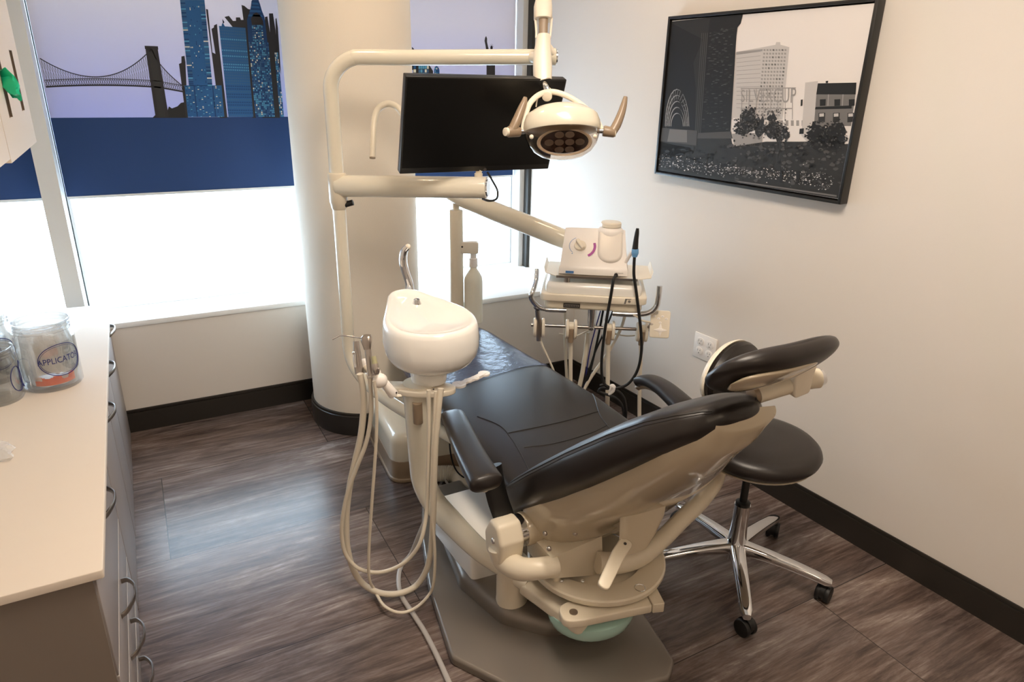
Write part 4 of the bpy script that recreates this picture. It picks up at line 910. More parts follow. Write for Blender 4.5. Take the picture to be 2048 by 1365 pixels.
hp_ = thing('scaler_handpiece', onp(1270, 515, P0, tb), 'black scaler handpiece with a blue ring standing at the right of the scaler', 'dental instrument')
b = MB(); q = lambda x, y: onp(x, y, P0, tb)
b.tube([q(1275, 457), q(1274, 466), q(1272, 480), q(1270, 500)], [.005, .0072, .0085, .0105], 14, 4); b.build('handpiece_body', 'black', hp_)
b = MB(); b.tube([q(1270.5, 498), q(1270, 506), q(1269, 514)], [.0115, .0125, .0085], 14, 3); b.build('colour_ring', 'blue', hp_)
cord = MB(); cord.tube([q(1269, 513), q(1268, 530), q(1268, 552), q(1272, 580), q(1277, 620), q(1282, 665), q(1283, 700), q(1277, 735), q(1264, 760), q(1248, 773), q(1226, 777), q(1212, 772), q(1205, 758), q(1203, 730), q(1206, 690), q(1213, 640), q(1222, 590), q(1227, 560), tp(sxb-.04, .004, sz+.004)], .0052, 12, 8)
o = cord.build('scaler_cord', 'rubber', sc)
b = MB(); b.tube([q(1222, 777), q(1205, 776), q(1198, 783), q(1215, 790), q(1232, 797), q(1244, 812), q(1247, 835), q(1240, 870)], .0048, 10); b.tube([q(1200, 772), q(1208, 770), q(1222, 777), q(1238, 784), q(1249, 800), q(1252, 830), q(1246, 870)], .0048, 10); b.tube([q(1196, 784), q(1203, 778), q(1222, 778)], .0048, 10)
b.build('coiled_slack', 'rubber', o)
b = MB(); b.tube([q(1219, 783), q(1224, 773), q(1227, 776), q(1225, 783), q(1216, 791)], [.006, .009, .009, .007, .004], 8); b.build('cable_tie', 'paper', o)
MB.RS = 1.0
# ================================================================== STOOL
SC_ = V((1.75, 1.43, 0)); st = thing('rolling_stool', SC_, 'black vinyl dental stool with chrome five-star base and casters', 'stool')
b = MB(); sz_ = .535; b.lathe([(.001, -.036), (.15, -.036), (.19, -.03), (.208, -.012), (.213, .004), (.208, .018), (.195, .03), (.17, .037), (.1, .0405), (.001, .042)], Matrix.Translation((SC_.x+.01, SC_.y-.01, sz_)), 48); b.build('seat', 'leather', st)
b = MB(); b.lathe([(.001, -.05), (.12, -.05), (.185, -.04), (.192, -.034), (.18, -.03)], Matrix.Translation((SC_.x+.01, SC_.y-.01, sz_)), 40); b.build('seat_pan', 'cream2', st)
b = MB(); b.cyl((SC_.x, SC_.y, .28), (SC_.x, SC_.y, .49), .0135, 18); b.lathe([(.0235, 0), (.026, .004), (.026, .014), (.018, .018)], Matrix.Translation((SC_.x, SC_.y, .292)), 20); b.build('gas_lift', 'rubber', st)
b = MB(); b.lathe([(.038, .07), (.041, .095), (.034, .135), (.029, .20), (.0285, .296)], Matrix.Translation((SC_.x, SC_.y, 0)), 24); b.build('base_column', 'chrome', st)
for i in range(5):
    a = radians(-128.8+72*i+ (0)); d = V((cos(a), sin(a), 0)); n_ = V((-d.y, d.x, 0)); L = []
    for rr, zz, w, h_ in ((.012, .112, .028, .028), (.05, .116, .027, .024), (.12, .113, .025, .0195), (.2, .105, .023, .0165), (.27, .094, .0215, .015), (.312, .085, .020, .0145), (.332, .081, .013, .011)):
        L.append((SC_+d*rr+V((0, 0, zz)), n_, V((0, 0, 1)), w, h_, 3.4))
    b = MB(); b.secs(L, 20); leg = b.build('base_leg', 'chrome', st)
    c = SC_+d*.312; ca = a+radians([40, 75, 20, 100, -30][i]); w = V((cos(ca), sin(ca), 0)); wn = V((-w.y, w.x, 0)); cc = c+w*.006
    b = MB(); b.cyl(c+V((0, 0, .05)), c+V((0, 0, .078)), .012, 14)
    for s_ in (-1, 1): b.cyl(cc+wn*(s_*.006)+V((0, 0, .031)), cc+wn*(s_*.024)+V((0, 0, .031)), .031, 22, None, .004)
    b.cyl(cc-wn*.008+V((0, 0, .038)), cc+wn*.008+V((0, 0, .038)), .029, 18); b.build('caster', 'rubber', leg)
# backrest of the stool
bk = onz(1462, 748, .785); print('stoolback', bk)
nb = (SC_-V((bk.x, bk.y, 0))); nb.z = 0; nb.normalize(); nb = V((.25, -.97, 0)).normalized()
lx = V((-nb.y, nb.x, 0)); L = []
def pad_frame(c, nrm, upv): return frame(c, upv.cross(nrm), upv) 
bfm = pad_frame(bk, (nb*.93+V((0, 0, .36))).normalized(), V((0, 0, 1)))
if bfm.col[2].to_3d().dot(nb) < 0: bfm = bfm @ Matrix.Diagonal((-1, 1, -1, 1))
b = MB(); b.lathe([(.001, -.02), (.12, -.02), (.15, -.008), (.158, .008), (.15, .024), (.12, .034), (.06, .038), (.001, .039)], bfm, 44, 1, .72); b.build('backrest', 'leather', st)
b = MB(); b.lathe([(.001, -.034), (.1, -.034), (.15, -.026), (.160, -.014), (.159, -.006), (.15, -.01)], bfm, 44, 1, .72); b.build('backrest_shell', 'ivory', st)
b = MB(); bb_ = bfm @ V((0, -.03, -.04)); b.tube([V((SC_.x, SC_.y, .485)), V((SC_.x, SC_.y, .485)).lerp(V((bb_.x, bb_.y, .49)), .9)-nb*.06, V((bb_.x, bb_.y, .56))-nb*.05, bb_], .012, 12, 6); b.build('backrest_bar', 'rubber', st)
# ================================================================== PATIENT CHAIR
XC = 1.22
ch = thing('dental_chair', (XC, 1.7, 0), 'reclined black vinyl patient chair on a grey metallic base', 'dental chair')
BP = [(.655, 1.60), (.64, 1.51), (.735, 1.352), (.80, 1.22), (1.19, 1.135), (1.25, 1.18), (1.29, 1.36), (1.33, 1.9), (1.30, 2.38), (.90, 2.42), (.78, 2.12), (.70, 1.85)]
BP2 = rpoly(BP, .035, 4)
b = MB(); b.slab(BP2, .002, .032, .010, filb=.002); b.build('base_plate', 'metalg', ch)
RP = [tuple(onz(x, y, .075)[:2]) for x, y in ((846, 1072), (880, 1108), (955, 1236), (1000, 1262), (1160, 1330))]
b = MB(); b.slab(rpoly([(.84, 2.06), (.79, 1.78), (.84, 1.56), (.95, 1.44), (1.12, 1.40), (1.22, 1.5), (1.24, 2.1), (1.2, 2.36), (.92, 2.36)], .06, 5), .030, .085, .03, n=4, filb=.001); b.build('base_ridge', 'metalg', ch)
b = MB(); q_ = [onz(x, y, .235) for x, y in ((866, 996), (968, 968), (1062, 1060), (945, 1090))]
b.slab(rpoly([tuple(p[:2]) for p in q_], .022, 5), .08, .235, .012, n=4, filb=.001); b.build('pump_cover', 'white', ch)
b = MB(); b.lathe([(.055, .06), (.052, .1), (.052, .24)], Matrix.Translation((.90, 1.60, 0)), 28); b.build('pivot_post', 'cream2', ch)
b = MB(); b.box(1.06, 1.26, 1.66, 1.86, .07, .335, .02); b.build('lift_column', 'cream2', ch)
b = MB(); b.box(.99, 1.45, 1.58, 2.55, .335, .405, .02); b.build('seat_frame', 'rubber', ch)
# seat cushion: one long pad from hip to foot
X = V((1, 0, 0))
def seat_z(y): return .452 + (.012*sin((y-1.6)*2.6)) + (max(0, y-2.3)**2)*.085
b = MB(); L = []
for y, a, bb, e, dx in ((1.50, .02, .01, 2, 0), (1.503, .2, .022, 2.4, 0), (1.52, .27, .04, 3, 0), (1.58, .305, .052, 3.4, 0), (1.8, .318, .058, 3.6, .01), (2.1, .322, .056, 3.6, .012), (2.4, .312, .052, 3.6, .012), (2.7, .285, .047, 3.4, .012), (2.92, .262, .043, 3.2, .012), (3.00, .24, .038, 3, .012), (3.04, .20, .028, 2.6, .012), (3.055, .12, .014, 2.4, .012), (3.058, .03, .004, 2, .012)):
    L.append((y, a, bb, e, dx))
LS = []
for i in range(len(L)-1):
    for k in range(4):
        t = k/4; v = [L[i][j]*(1-t)+L[i+1][j]*t for j in range(5)]; LS.append(v)
LS.append(list(L[-1]))
b.secs([(V((XC+v[4]+.0, v[0], seat_z(v[0]))), X, V((0, 0, 1)), v[1], v[2], v[3]) for v in LS], 48); b.build('seat_cushion', 'leather', ch, 60)
def seat_top(x, y):
    for i in range(len(LS)-1):
        if LS[i][0] <= y <= LS[i+1][0]:
            t = (y-LS[i][0])/max(1e-6, LS[i+1][0]-LS[i][0]); v = [LS[i][j]*(1-t)+LS[i+1][j]*t for j in range(5)]; break
    else: v = LS[0] if y < LS[0][0] else LS[-1]
    u = min(1, abs((x-XC-v[4])/v[1])); return seat_z(y)+v[2]*(1-u**v[3])**(1/v[3])
def seam(pts, n=10, r=.0022, name='seam', par=ch, mt='seam'):
    P = smooth([V((x, y, 0)) for x, y in pts], n); b = MB(); b.tube([V((p.x, p.y, seat_top(p.x, p.y))) for p in P], r, 6, 1, sm=False); b.build(name, mt, par)
sp = [onz(x, y, .505) for x, y in ((955, 838), (1000, 858), (1024, 885), (1046, 920), (1062, 950), (1080, 985))]; seam([(p.x, p.y) for p in sp])
sp = [onz(x, y, .505) for x, y in ((1182, 772), (1190, 800), (1200, 835), (1225, 870), (1260, 920))]; seam([(p.x, p.y) for p in sp])
sp = [onz(x, y, .505) for x, y in ((1016, 872), (1080, 860), (1140, 846), (1196, 828))]; seam([(p.x, p.y) for p in sp])
sp = [onz(x, y, .505) for x, y in ((1048, 900), (1110, 892), (1180, 872), (1215, 855))]; seam([(p.x, p.y) for p in sp])
# clear vinyl cover over the foot end
b = MB(); R = []
for i in range(22):
    y = 2.40+.655*i/21
    for q in range(len(LS)-1):
        if LS[q][0] <= y <= LS[q+1][0]: break
    t = (y-LS[q][0])/max(1e-6, LS[q+1][0]-LS[q][0]); v = [LS[q][j]*(1-t)+LS[q+1][j]*t for j in range(5)]
    R.append([V((XC+v[4], y+.06*(p.x/.3)*(i == 0), seat_z(y)))+X*p.x+V((0, 0, p.y)) for p in ell(v[1]+.004, v[2]+.004, 48, v[3])])
b.rings(R); b.build('vinyl_foot_cover', 'cover', ch, 60)
# back cushion
BD = [  # y, z of the front face centre line, half width, half thickness, exponent
    (1.825, .375, .05, .02, 2.2), (1.82, .38, .20, .045, 2.6), (1.805, .393, .268, .062, 3), (1.77, .425, .302, .072, 3.3), (1.70, .492, .317, .078, 3.5), (1.56, .617, .318, .079, 3.5), (1.40, .762, .300, .076, 3.3),
    (1.27, .878, .242, .070, 3.2), (1.18, .955, .185, .062, 3), (1.12, 1.0, .135, .050, 2.8), (1.085, 1.025, .095, .036, 2.6), (1.068, 1.036, .06, .020, 2.4), (1.062, 1.04, .03, .008, 2)]
def dxf(y):
    K = ((1.40, 0), (1.27, -.02), (1.18, -.038), (1.11, -.048), (1.05, -.03), (1.0, -.0))
    if y >= K[0][0]: return 0
    for i in range(len(K)-1):
        if K[i][0] >= y >= K[i+1][0]: t = (K[i][0]-y)/(K[i][0]-K[i+1][0]); return K[i][1]*(1-t)+K[i+1][1]*t
    return 0
D2 = []
for i in range(len(BD)-1):
    for k in range(4): t = k/4; D2.append([BD[i][j]*(1-t)+BD[i+1][j]*t for j in range(5)])
D2.append(list(BD[-1]))
nf = V((0, .68, .733)).normalized(); ub = V((0, -.733, .68)).normalized()
TK = .074
b = MB(); b.secs([(V((XC+dxf(v[0]), v[0], v[1]))-nf*TK, X, nf, v[2], v[3], v[4]) for v in D2], 48); bc_ = b.build('back_cushion', 'leather', ch, 60)
# stitched seams along the side of the back cushion
b = MB()
for s_ in (-1, 1):
    for off, rr in ((.0, .0019), (.011, .0012)):
        pts = []
        for v in D2[6:-6]:
            ang = radians(26)-off*14; e = v[4]; px_, py_ = abs(cos(ang))**(2/e)*v[2], abs(sin(ang))**(2/e)*v[3]
            pts.append(V((XC+dxf(v[0]), v[0], v[1]))-nf*TK+X*(s_*px_)+nf*py_)
        b.tube(pts, rr, 6, 1, sm=False)
b.build('stitched_seam', 'seam', bc_)
# hard back shell
SH = [((1.015, .975), (1.003, .955), .05, 2.4), ((1.02, .965), (.998, .935), .10, 2.6), ((1.055, .925), (1.02, .872), .115, 2.6), ((1.13, .845), (1.085, .78), .145, 2.6), ((1.24, .74), (1.165, .675), .195, 2.7), ((1.38, .615), (1.26, .56), .258, 2.8),
      ((1.51, .53), (1.36, .45), .296, 3.0), ((1.60, .475), (1.42, .375), .303, 3.2), ((1.64, .44), (1.45, .345), .300, 3.4), ((1.65, .41), (1.465, .328), .285, 3.4), ((1.64, .39), (1.475, .32), .25, 3.2), ((1.62, .375), (1.485, .317), .15, 3)]
b = MB(); R = []
S2 = []
for i in range(len(SH)-1):
    for k in range(4):
        t = k/4; A_, B2 = SH[i], SH[i+1]; S2.append(((A_[0][0]*(1-t)+B2[0][0]*t, A_[0][1]*(1-t)+B2[0][1]*t), (A_[1][0]*(1-t)+B2[1][0]*t, A_[1][1]*(1-t)+B2[1][1]*t), A_[2]*(1-t)+B2[2]*t, A_[3]*(1-t)+B2[3]*t))
S2.append(SH[-1])
for f_, k_, a_, e_ in S2:
    fc = V((XC+dxf(f_[0]), f_[0], f_[1])); kc = V((XC+dxf(f_[0]), k_[0], k_[1])); y_ = (kc-fc); h_ = y_.length; y_.normalize(); R.append([fc+X*q.x+y_*(q.y if q.y > 0 else q.y*.12) for q in ell(a_, h_, 48, e_)])
b.rings(R); shl = b.build('back_shell', 'shell', ch, 60)
# headrest
hn = V((0, .70, .714)).normalized(); hu = V((0, -.714, .70)).normalized(); HC = V((XC+.018, .984, 1.099))
b = MB(); L = []
for i in range(29):
    t = -1+2*i/28; w = sqrt(max(0, 1-abs(t)**3.2)); sl_ = atan2(2*.016*t, .172); ny = (hn*cos(sl_)-X*sin(sl_)).normalized()
    L.append((HC+X*(t*.186)+hn*(.016*t*t), hu, ny, .110*(w*.85+.02), .034*(w*.8+.2*w*w+.01), 2.5))
b.secs(L, 36); b.build('headrest_cushion', 'leather', ch, 60)
b = MB(); L = []
for i in range(21):
    t = -1+2*i/20; w = sqrt(max(0, 1-t**4)); tt_ = t*.80; sl_ = atan2(2*.016*tt_, .172); ny = (hn*cos(sl_)-X*sin(sl_)).normalized()
    L.append((HC+X*(tt_*.160-.03)+hn*(.016*tt_*tt_)-ny*.030+hu*.014, hu, ny, .050*(w+.01), .008*(w+.05), 2.8))
b.secs(L, 30); b.build('headrest_plate', 'shell', ch, 60)
h0_, h1_ = at(1512, 789, 1.70), at(1612, 760, 1.73); h2_ = at(1636, 757, 1.735); hd_ = (h1_-h0_).normalized()
b = MB(); b.lathe([(.017, 0), (.024, .001), (.025, .012)], axisframe(h0_-hd_*.014, hd_), 26); b.build('joint_end_cap', 'taupe', ch)
b = MB(); b.cyl(h0_, h1_, .024, 26, .023); b.tube([h1_-hd_*.02, h1_+hd_*.005, h2_], [.024, .026, .0255], 26, 3); b.build('headrest_joint', 'cream2', ch)
b = MB(); b.cyl(h2_, h2_+hd_*.012, .0215, 24, .020); b.build('joint_chrome_cap', 'chrome', ch)
kx = at(1592, 756, 1.72); kf_ = frame(kx, hd_, V((0, 0, 1))); b = MB(); b.slab(rpoly([(-.026, -.042), (.02, -.036), (.03, .01), (.045, .05), (.0, .055), (-.026, .02)], .012), -.03, .03, .006, kf_); b.build('headrest_bracket', 'ivory', ch)
# armrests
def armrest(P, W, under, post_pts, tiltv=0):
    L = []; S_ = smooth([V(p) for p in P], 6); n = len(S_)
    for i, p in enumerate(S_):
        t = i/(n-1); tt = (S_[min(i+1, n-1)]-S_[max(i-1, 0)]).normalized(); xx = V((tt.y, -tt.x, 0)).normalized(); yy = tt.cross(xx)
        if yy.z < 0: yy = -yy
        q = W[0]+(W[1]-W[0])*t; endc = min(1, sqrt(max(0, t/.10))) if t < .10 else (min(1, sqrt(max(0, (1-t)/.08))) if t > .92 else 1)
        L.append((p, xx, yy, max(.003, q*endc), max(.003, (.017+.012*t)*endc), 2.8))
    b = MB(); b.secs(L, 28); a = b.build('armrest', 'leather', ch, 60)
    b = MB(); b.tube([p-V((0, 0, .026)) for p in S_[3:-4]], .012, 10, 1, sm=False); b.build('armrest_base', under, a)
    b = MB(); b.tube(post_pts, .016, 14, 6, flat=2.2); b.build('armrest_post', 'black', a)
    return a
P = [onz(900, 838, .60), onz(906, 832, .618), onz(922, 868, .63), onz(944, 915, .635), onz(966, 955, .635), onz(978, 975, .63)]
armrest(P, (.038, .052), 'ivory', [V((.83, 1.62, .60)), V((.84, 1.60, .50)), V((.865, 1.575, .40))])
P = [onz(1272, 770, .59), onz(1280, 762, .61), onz(1300, 762, .635), onz(1325, 775, .645), onz(1352, 798, .645), onz(1385, 830, .64)]
armrest(P, (.03, .044), 'taupe', [onz(1385, 830, .60), ony(1425, 900, 1.5), ony(1440, 940, 1.45)])
# yoke under the seat
def Y3(l): return [ony(x, y, Y) for x, y, Y in l]
yk = Y3([(1003, 1092, 1.545), (1012, 1120, 1.53), (1040, 1138, 1.47), (1075, 1138, 1.43), (1112, 1132, 1.42)])
b = MB(); b.tube(yk, [.043, .04, .036, .033, .033], 20, 7); b.build('yoke_arm', 'cream2', ch)
yk2 = Y3([(1195, 1126, 1.40), (1240, 1126, 1.38), (1280, 1114, 1.38), (1320, 1083, 1.39), (1360, 1043, 1.41), (1400, 1003, 1.43), (1430, 965, 1.45), (1442, 930, 1.46)])
b = MB(); b.tube(yk2, [.034, .034, .031, .029, .029, .03, .027, .022], 20, 7); b.build('yoke_arm', 'cream2', ch)
b = MB(); wq = [ony(x, y, 1.42) for x, y in ((1103, 1158), (1103, 1117), (1204, 1073), (1206, 1150))]
b.rings([[p+V((0, 0, 0)) for p in wq], [p+V((0, .15, 0)) for p in wq]]); b.build('mount_block', 'cream2', ch, 20)
KC = V((.85, 1.555, .385))
b = MB(); sh2 = rpoly([(-.05, -.075), (.045, -.075), (.055, .0), (.02, .062), (-.03, .062), (-.06, .01)], .022, 5)
kfr = frame(V((.80, 1.555, .385)), V((0, 1, 0)), V((0, 0, 1)));  # z axis = +X
b.slab(sh2, 0, .085, .012, kfr, n=4); b.build('hinge_housing', 'cream2', ch)
b = MB(); b.cyl((.884, 1.557, .385), (.905, 1.557, .385), .052, 30); b.build('hinge_ring', 'chrome', ch)
b = MB(); b.cyl((.903, 1.557, .385), (.96, 1.557, .385), .055, 30, None, .008); b.build('hinge_hub', 'shell', ch)
b = MB(); b.ball((.80, 1.545, .385), .006, .011, .011, n=14, m=8); b.build('hinge_screw', 'chrome', ch)
b = MB(); nk = [(at(1290, 985, 1.99), .085, .03), (at(1285, 1030, 1.98), .078, .034), (at(1276, 1064, 1.965), .062, .032), (at(1268, 1086, 1.955), .050, .028), (at(1264, 1096, 1.95), .03, .01)]
b.secs([(p, X, nf, a, c, 2.8) for p, a, c in nk], 24); b.build('shell_neck', 'shell', ch, 60)
# swivel ring and arm plates
RC = V((1.15, 1.485, .235))
b = MB(); n = 56; R = []
for i in range(n):
    a = 2*pi*i/n; d = V((cos(a), sin(a), 0)); ro, ri = .226, .155+.010*cos(a-2)
    R.append([RC+d*r_+V((0, 0, z_)) for r_, z_ in ((ri, .0), (ri, .018), (ri+.004, .021), (ro-.006, .021), (ro-.001, .017), (ro, .008), (ro-.003, 0))])
b.rings(R, False, True); b.build('swivel_ring', 'cream2', ch)
b = MB(); sc_ = onz(1280, 1176, .257); b.lathe([(.017, -.012), (.0175, .0), (.016, .001), (.012, -.006), (.001, -.006)], Matrix.Translation(sc_), 20); b.build('ring_bolt', 'chrome', ch)
b = MB(); b.lathe([(.15, -.02), (.15, 0), (.14, .002), (.001, .002)], Matrix.Translation(RC+V((0, 0, .0))), 44); b.build('ring_floor', 'cream2', ch)
b = MB(); a0, a1 = onz(1147, 1226, .225), onz(1330, 1198, .225); dd = (a1-a0); ll = dd.length; pf = frame(V((a0.x, a0.y, 0)), V((dd.x, dd.y, 0)), V((-dd.y, dd.x, 0)))
b.slab(rpoly([(-.04, -.032), (.02, -.036), (ll-.05, -.022), (ll-.05, .06), (.03, .06), (-.04, .034)], [.034, .01, .01, .01, .03, .034]), .198, .2265, .005, pf); b.build('pivot_plate', 'cream2', ch)
b = MB(); b.cyl(V((a0.x, a0.y, .226)), V((a0.x, a0.y, .2285)), .013, 20); b.build('pivot_bolt', 'steel', ch)
b = MB(); b.slab(rpoly([(ll-.048, -.02), (ll-.01, -.022), (ll-.006, .05), (ll-.048, .055)], .006), .194, .228, .003, pf); b.build('plate_end', 'cream2', ch)
b = MB(); c_ = V((a0.x+.04, a0.y+.05, 0)); tl = onz(1185, 1225, .13); L_ = [(.001, .085), (.06, .086), (.10, .1), (.122, .125), (.128, .15), (.125, .165), (.11, .172)]
b.lathe(L_, Matrix.Translation((tl.x, tl.y+.01, 0)), 36, 1.15, 1); b.build('splash_tray', 'teal', ch)
b = MB(); l0, l1 = at(1248, 1092, 1.93), at(1204, 1178, 1.83); lf = frame(l0, (l1-l0), None, (-_f*.8+V((0, 0, .6)))); LL = (l1-l0).length
b.slab(rpoly([(-.02, -.018), (.035, -.022), (LL, -.017), (LL, .017), (.03, .016), (-.02, .02)], [.014, .02, .016, .016, .02, .014]), -.007, .007, .004, lf); lv = b.build('release_lever', 'cream2', ch)
b = MB(); b.cyl(lf @ V((-.003, 0, .006)), lf @ V((-.003, 0, .008)), .0045, 12); b.build('lever_screw', 'dkp', lv)
for x, y in ((1300, 1116), (1165, 1163), (1123, 1162)):
    b = MB(); p = onz(x, y, .26); b.ball(p, .007, .007, .005, n=12, m=8); b.build('screw', 'chrome', ch)
b = MB(); p = ony(1112, 1160, 1.44); b.cyl(p+V((0, 0, -.03)), p+V((0, 0, .02)), .013, 16); b.build('stop_pin', 'cream2', ch)
for x, y, D in ((1098, 1098, 2.0), (1090, 1068, 2.05), (1150, 1068, 2.05)):
    b = MB(); b.ball(at(x, y, D), .008, n=10, m=6); b.build('bolt', 'steel', ch)
# ================================================================== CUSPIDOR / ASSISTANT UNIT
QX, QY = .757, 2.03
cu = thing('cuspidor_unit', (QX, QY, .25), 'white teardrop spittoon bowl on a curved cream arm beside the chair', 'cuspidor')
b = MB(); b.tube([(QX, QY, .73), (QX, QY, .68), (QX, QY, .55), (QX, QY, .42), (QX+.003, QY-.01, .34), (QX+.018, QY-.06, .28), (QX+.04, QY-.15, .252), (.825, 1.72, .236), onz(1000, 1128, .212), onz(1058, 1166, .186)], [.056, .056, .050, .045, .043, .043, .042, .036, .035, .034], 28, 8); b.build('curved_arm', 'cream', cu)
b = MB(); e0, e1 = onz(1052, 1158, .195), onz(1170, 1246, .195); dd = V((e1.x-e0.x, e1.y-e0.y, 0)); ll = dd.length; ef = frame(V((e0.x, e0.y, 0)), dd, V((-dd.y, dd.x, 0)))
b.slab(rpoly([(0, -.034), (ll, -.028), (ll, .03), (.02, .05)], [.01, .026, .026, .01]), .152, .199, .012, ef, n=4); b.build('arm_end_block', 'cream2', cu)
C0 = V((.818, 2.06, .9)); TT = onz(812, 592, .97); TT2 = V((TT.x, TT.y)); C2 = V((C0.x, C0.y)); ax = (TT2-C2); dist = ax.length; ax.normalize(); nx = V((-ax.y, ax.x))
print('BOWL', C0, TT, dist)
def tear(R0, R1, dist, n=48):
    """outline of two tangent circles, as (point, progress)"""
    al = math.acos((R0-R1)/dist); o = []
    m = n//2
    for i in range(m+1): t = al+(2*pi-2*al)*i/m; o.append((C2+ax*(R0*cos(t))+nx*(R0*sin(t)), R0*cos(t)/dist))
    for i in range(m+1): t = -al+2*al*i/m; o.append((C2+ax*(dist+R1*cos(t))+nx*(R1*sin(t)), 1+R1*cos(t)/dist))
    return o
def tring(R0, R1, dd, z, slope): return [V((p.x, p.y, z+slope*max(-.3, t))) for p, t in tear(R0, R1, dd)]
sl = .026; DB = dist-.02
b = MB(); R = [tring(.06, .04, .04, .765, 0), tring(.085, .045, .08, .772, 0), tring(.115, .055, .14, .784, .01), tring(.143, .066, .20, .803, .015), tring(.159, .074, DB*.9, .828, .02), tring(.165, .078, DB*.97, .862, .025), tring(.164, .077, DB, .90, .026),
     tring(.161, .075, DB, .928, sl), tring(.156, .072, DB, .941, sl), tring(.149, .066, DB, .947, sl), tring(.142, .06, DB, .948, sl), tring(.136, .054, DB, .942, sl), tring(.10, .04, DB*.85, .934, sl*.9), tring(.06, .02, DB*.5, .929, .02), tring(.01, .002, .03, .927, 0)]
b.rings(R); b.build('bowl', 'white', cu, 60)
b = MB(); b.lathe([(.05, .722), (.06, .727), (.066, .77)], Matrix.Translation((C0.x-.02, C0.y-.02, 0)), 32); b.build('bowl_base', 'white', cu)
fa0 = onz(819, 582, .965)
b = MB(); tn = V((-_r.x, -_r.y, 0))
b.tube([onv(x, y, fa0) for x, y in ((820, 582), (818, 566), (812, 548), (807, 530), (806, 514), (809, 501), (815, 494))], [.017, .0155, .015, .015, .0145, .013, .011], 18, 6); b.build('rinse_spout', 'chrome', cu)
b = MB(); b.ball(onv(816, 494, fa0), .0105, n=14, m=8); b.build('spout_tip', 'ivory', cu)
kb = onz(834, 608, .955); b = MB(); b.lathe([(.016, -.004), (.015, .004), (.0125, .01), (.0115, .016), (.007, .02), (.001, .021)], Matrix.Translation(kb), 24); b.build('rinse_button', 'chrome', cu)
# bracket disc and folding holder arm
dz = .715; dk = onz(850, 778, dz)
b = MB(); b.slab(ell(.105, .05, 36, 2.2), dz-.012, dz+.008, .004, frame(V((dk.x-.0, dk.y, 0)), vx, V((_f.x, _f.y, 0)))); b.box(-.13, -.04, -.03, .03, dz-.008, dz+.014, .003, frame(V((dk.x, dk.y, 0)), vx, V((_f.x, _f.y, 0)))); b.build('bowl_bracket', 'ivory', cu); b = MB(); b.ball(at(867, 779, 2.17), .003, n=8, m=6); b.build('screw', 'dkp', cu)
b = MB(); s0_, s1_ = onz(838, 805, .69), onz(838, 832, .66); b.cyl(V((QX, QY, .60))-V((_f.x, _f.y, 0))*.050, V((QX, QY, .68))-V((_f.x, _f.y, 0))*.058, .017, 18); b.build('arm_socket', 'taupe', cu)
HD = 2.13
b = MB(); q0, q1 = at(796, 789, 2.18), at(768, 768, HD); b.tube([at(800, 792, 2.2), at(789, 792, 2.18), at(782, 784, 2.16)], .009, 10, 4, flat=.6); b.build('arm_link', 'ivory', cu)
b = MB(); ha = at(788, 791, 2.16); hb = at(768, 765, HD); b.cyl(ha, hb, .0165, 20, .014, .004); b.mt(1).ball(at(793, 786, 2.145), .003, n=8, m=6); b.build('holder_arm', ['whitep', 'dkp'], cu)
HP = [at(760, 762, 2.11), at(748, 750, 2.13), at(729, 732, 2.18)]
for p in HP:
    b = MB(); b.ball(p, .024, .018, .024, n=18, m=10); b.build('instrument_holder', 'whitep', cu)
b = MB(); b.cyl(HP[0], HP[2], .012, 14); b.build('holder_spindle', 'ivory', cu)
# flat white strip of linked circles
stp_ = [(918, 770, 15), (936, 762, 9), (950, 757, 9), (968, 748, 13)]
b = MB(); zz_ = .70
pp = [onz(x, y, zz_) for x, y, r in stp_]
for p, (x, y, r) in zip(pp, stp_): b.slab([V((p.x+q.x, p.y+q.y)) for q in ell(r/F*2.3, r/F*2.3, 20)], zz_-.002-r*.0001, zz_+.002+r*.0001, 0)
for i in range(3): a, c = pp[i], pp[i+1]; zk = .0006*(i+1); n_ = V((-(c-a).y, (c-a).x)).normalized()*.010; b.slab([V((a.x, a.y))+n_, V((a.x, a.y))-n_, V((c.x, c.y))-n_, V((c.x, c.y))+n_], zz_-.0035-zk, zz_+.0035+zk, 0)
sb = b.build('cup_bracket', 'whitep', cu); b = MB(); b.tube([onz(890, 780, zz_-.01), onz(912, 770, zz_-.008), onz(940, 752, zz_-.001), onz(900, 778, zz_-.003)][:2], .002, 6, 1, sm=False); b.build('bracket_rod', 'steel', cu)
# instruments held by the assistant arm, hoses with a loop each
def inst(name, label, body, mt, extra=()):
    r = thing(name, body[0][-1], label, 'dental instrument')
    for nm, pts, rad, m_t in ((('grip',) + tuple(body[1:]),) if False else ()): pass
    return r
g1 = thing('suction_handpiece', HP[2], 'brushed steel high-volume suction handpiece at the outer end of the assistant arm', 'dental instrument')
b = MB(); b.tube([at(719, 748, 2.16), at(716, 728, 2.16), at(714, 705, 2.16), at(712, 683, 2.16)], [.0135, .0135, .012, .0095], 18, 4); b.build('grip', 'steel', g1)
b = MB(); b.tube([at(709, 710, 2.14), at(709, 722, 2.14), at(711, 735, 2.14)], [.004, .005, .004], 10); b.ball(at(708, 706, 2.14), .0055, n=12, m=8); b.build('valve_lever', 'chrome', g1)
g2 = thing('air_water_syringe', HP[1], 'steel air water syringe with long bent tip pointing left on the assistant arm', 'dental instrument')
b = MB(); b.tube([at(742, 752, 2.10), at(739, 730, 2.10), at(736, 700, 2.10)], [.009, .0095, .0105], 16); b.build('grip', 'steel', g2)
b = MB(); R = []; 
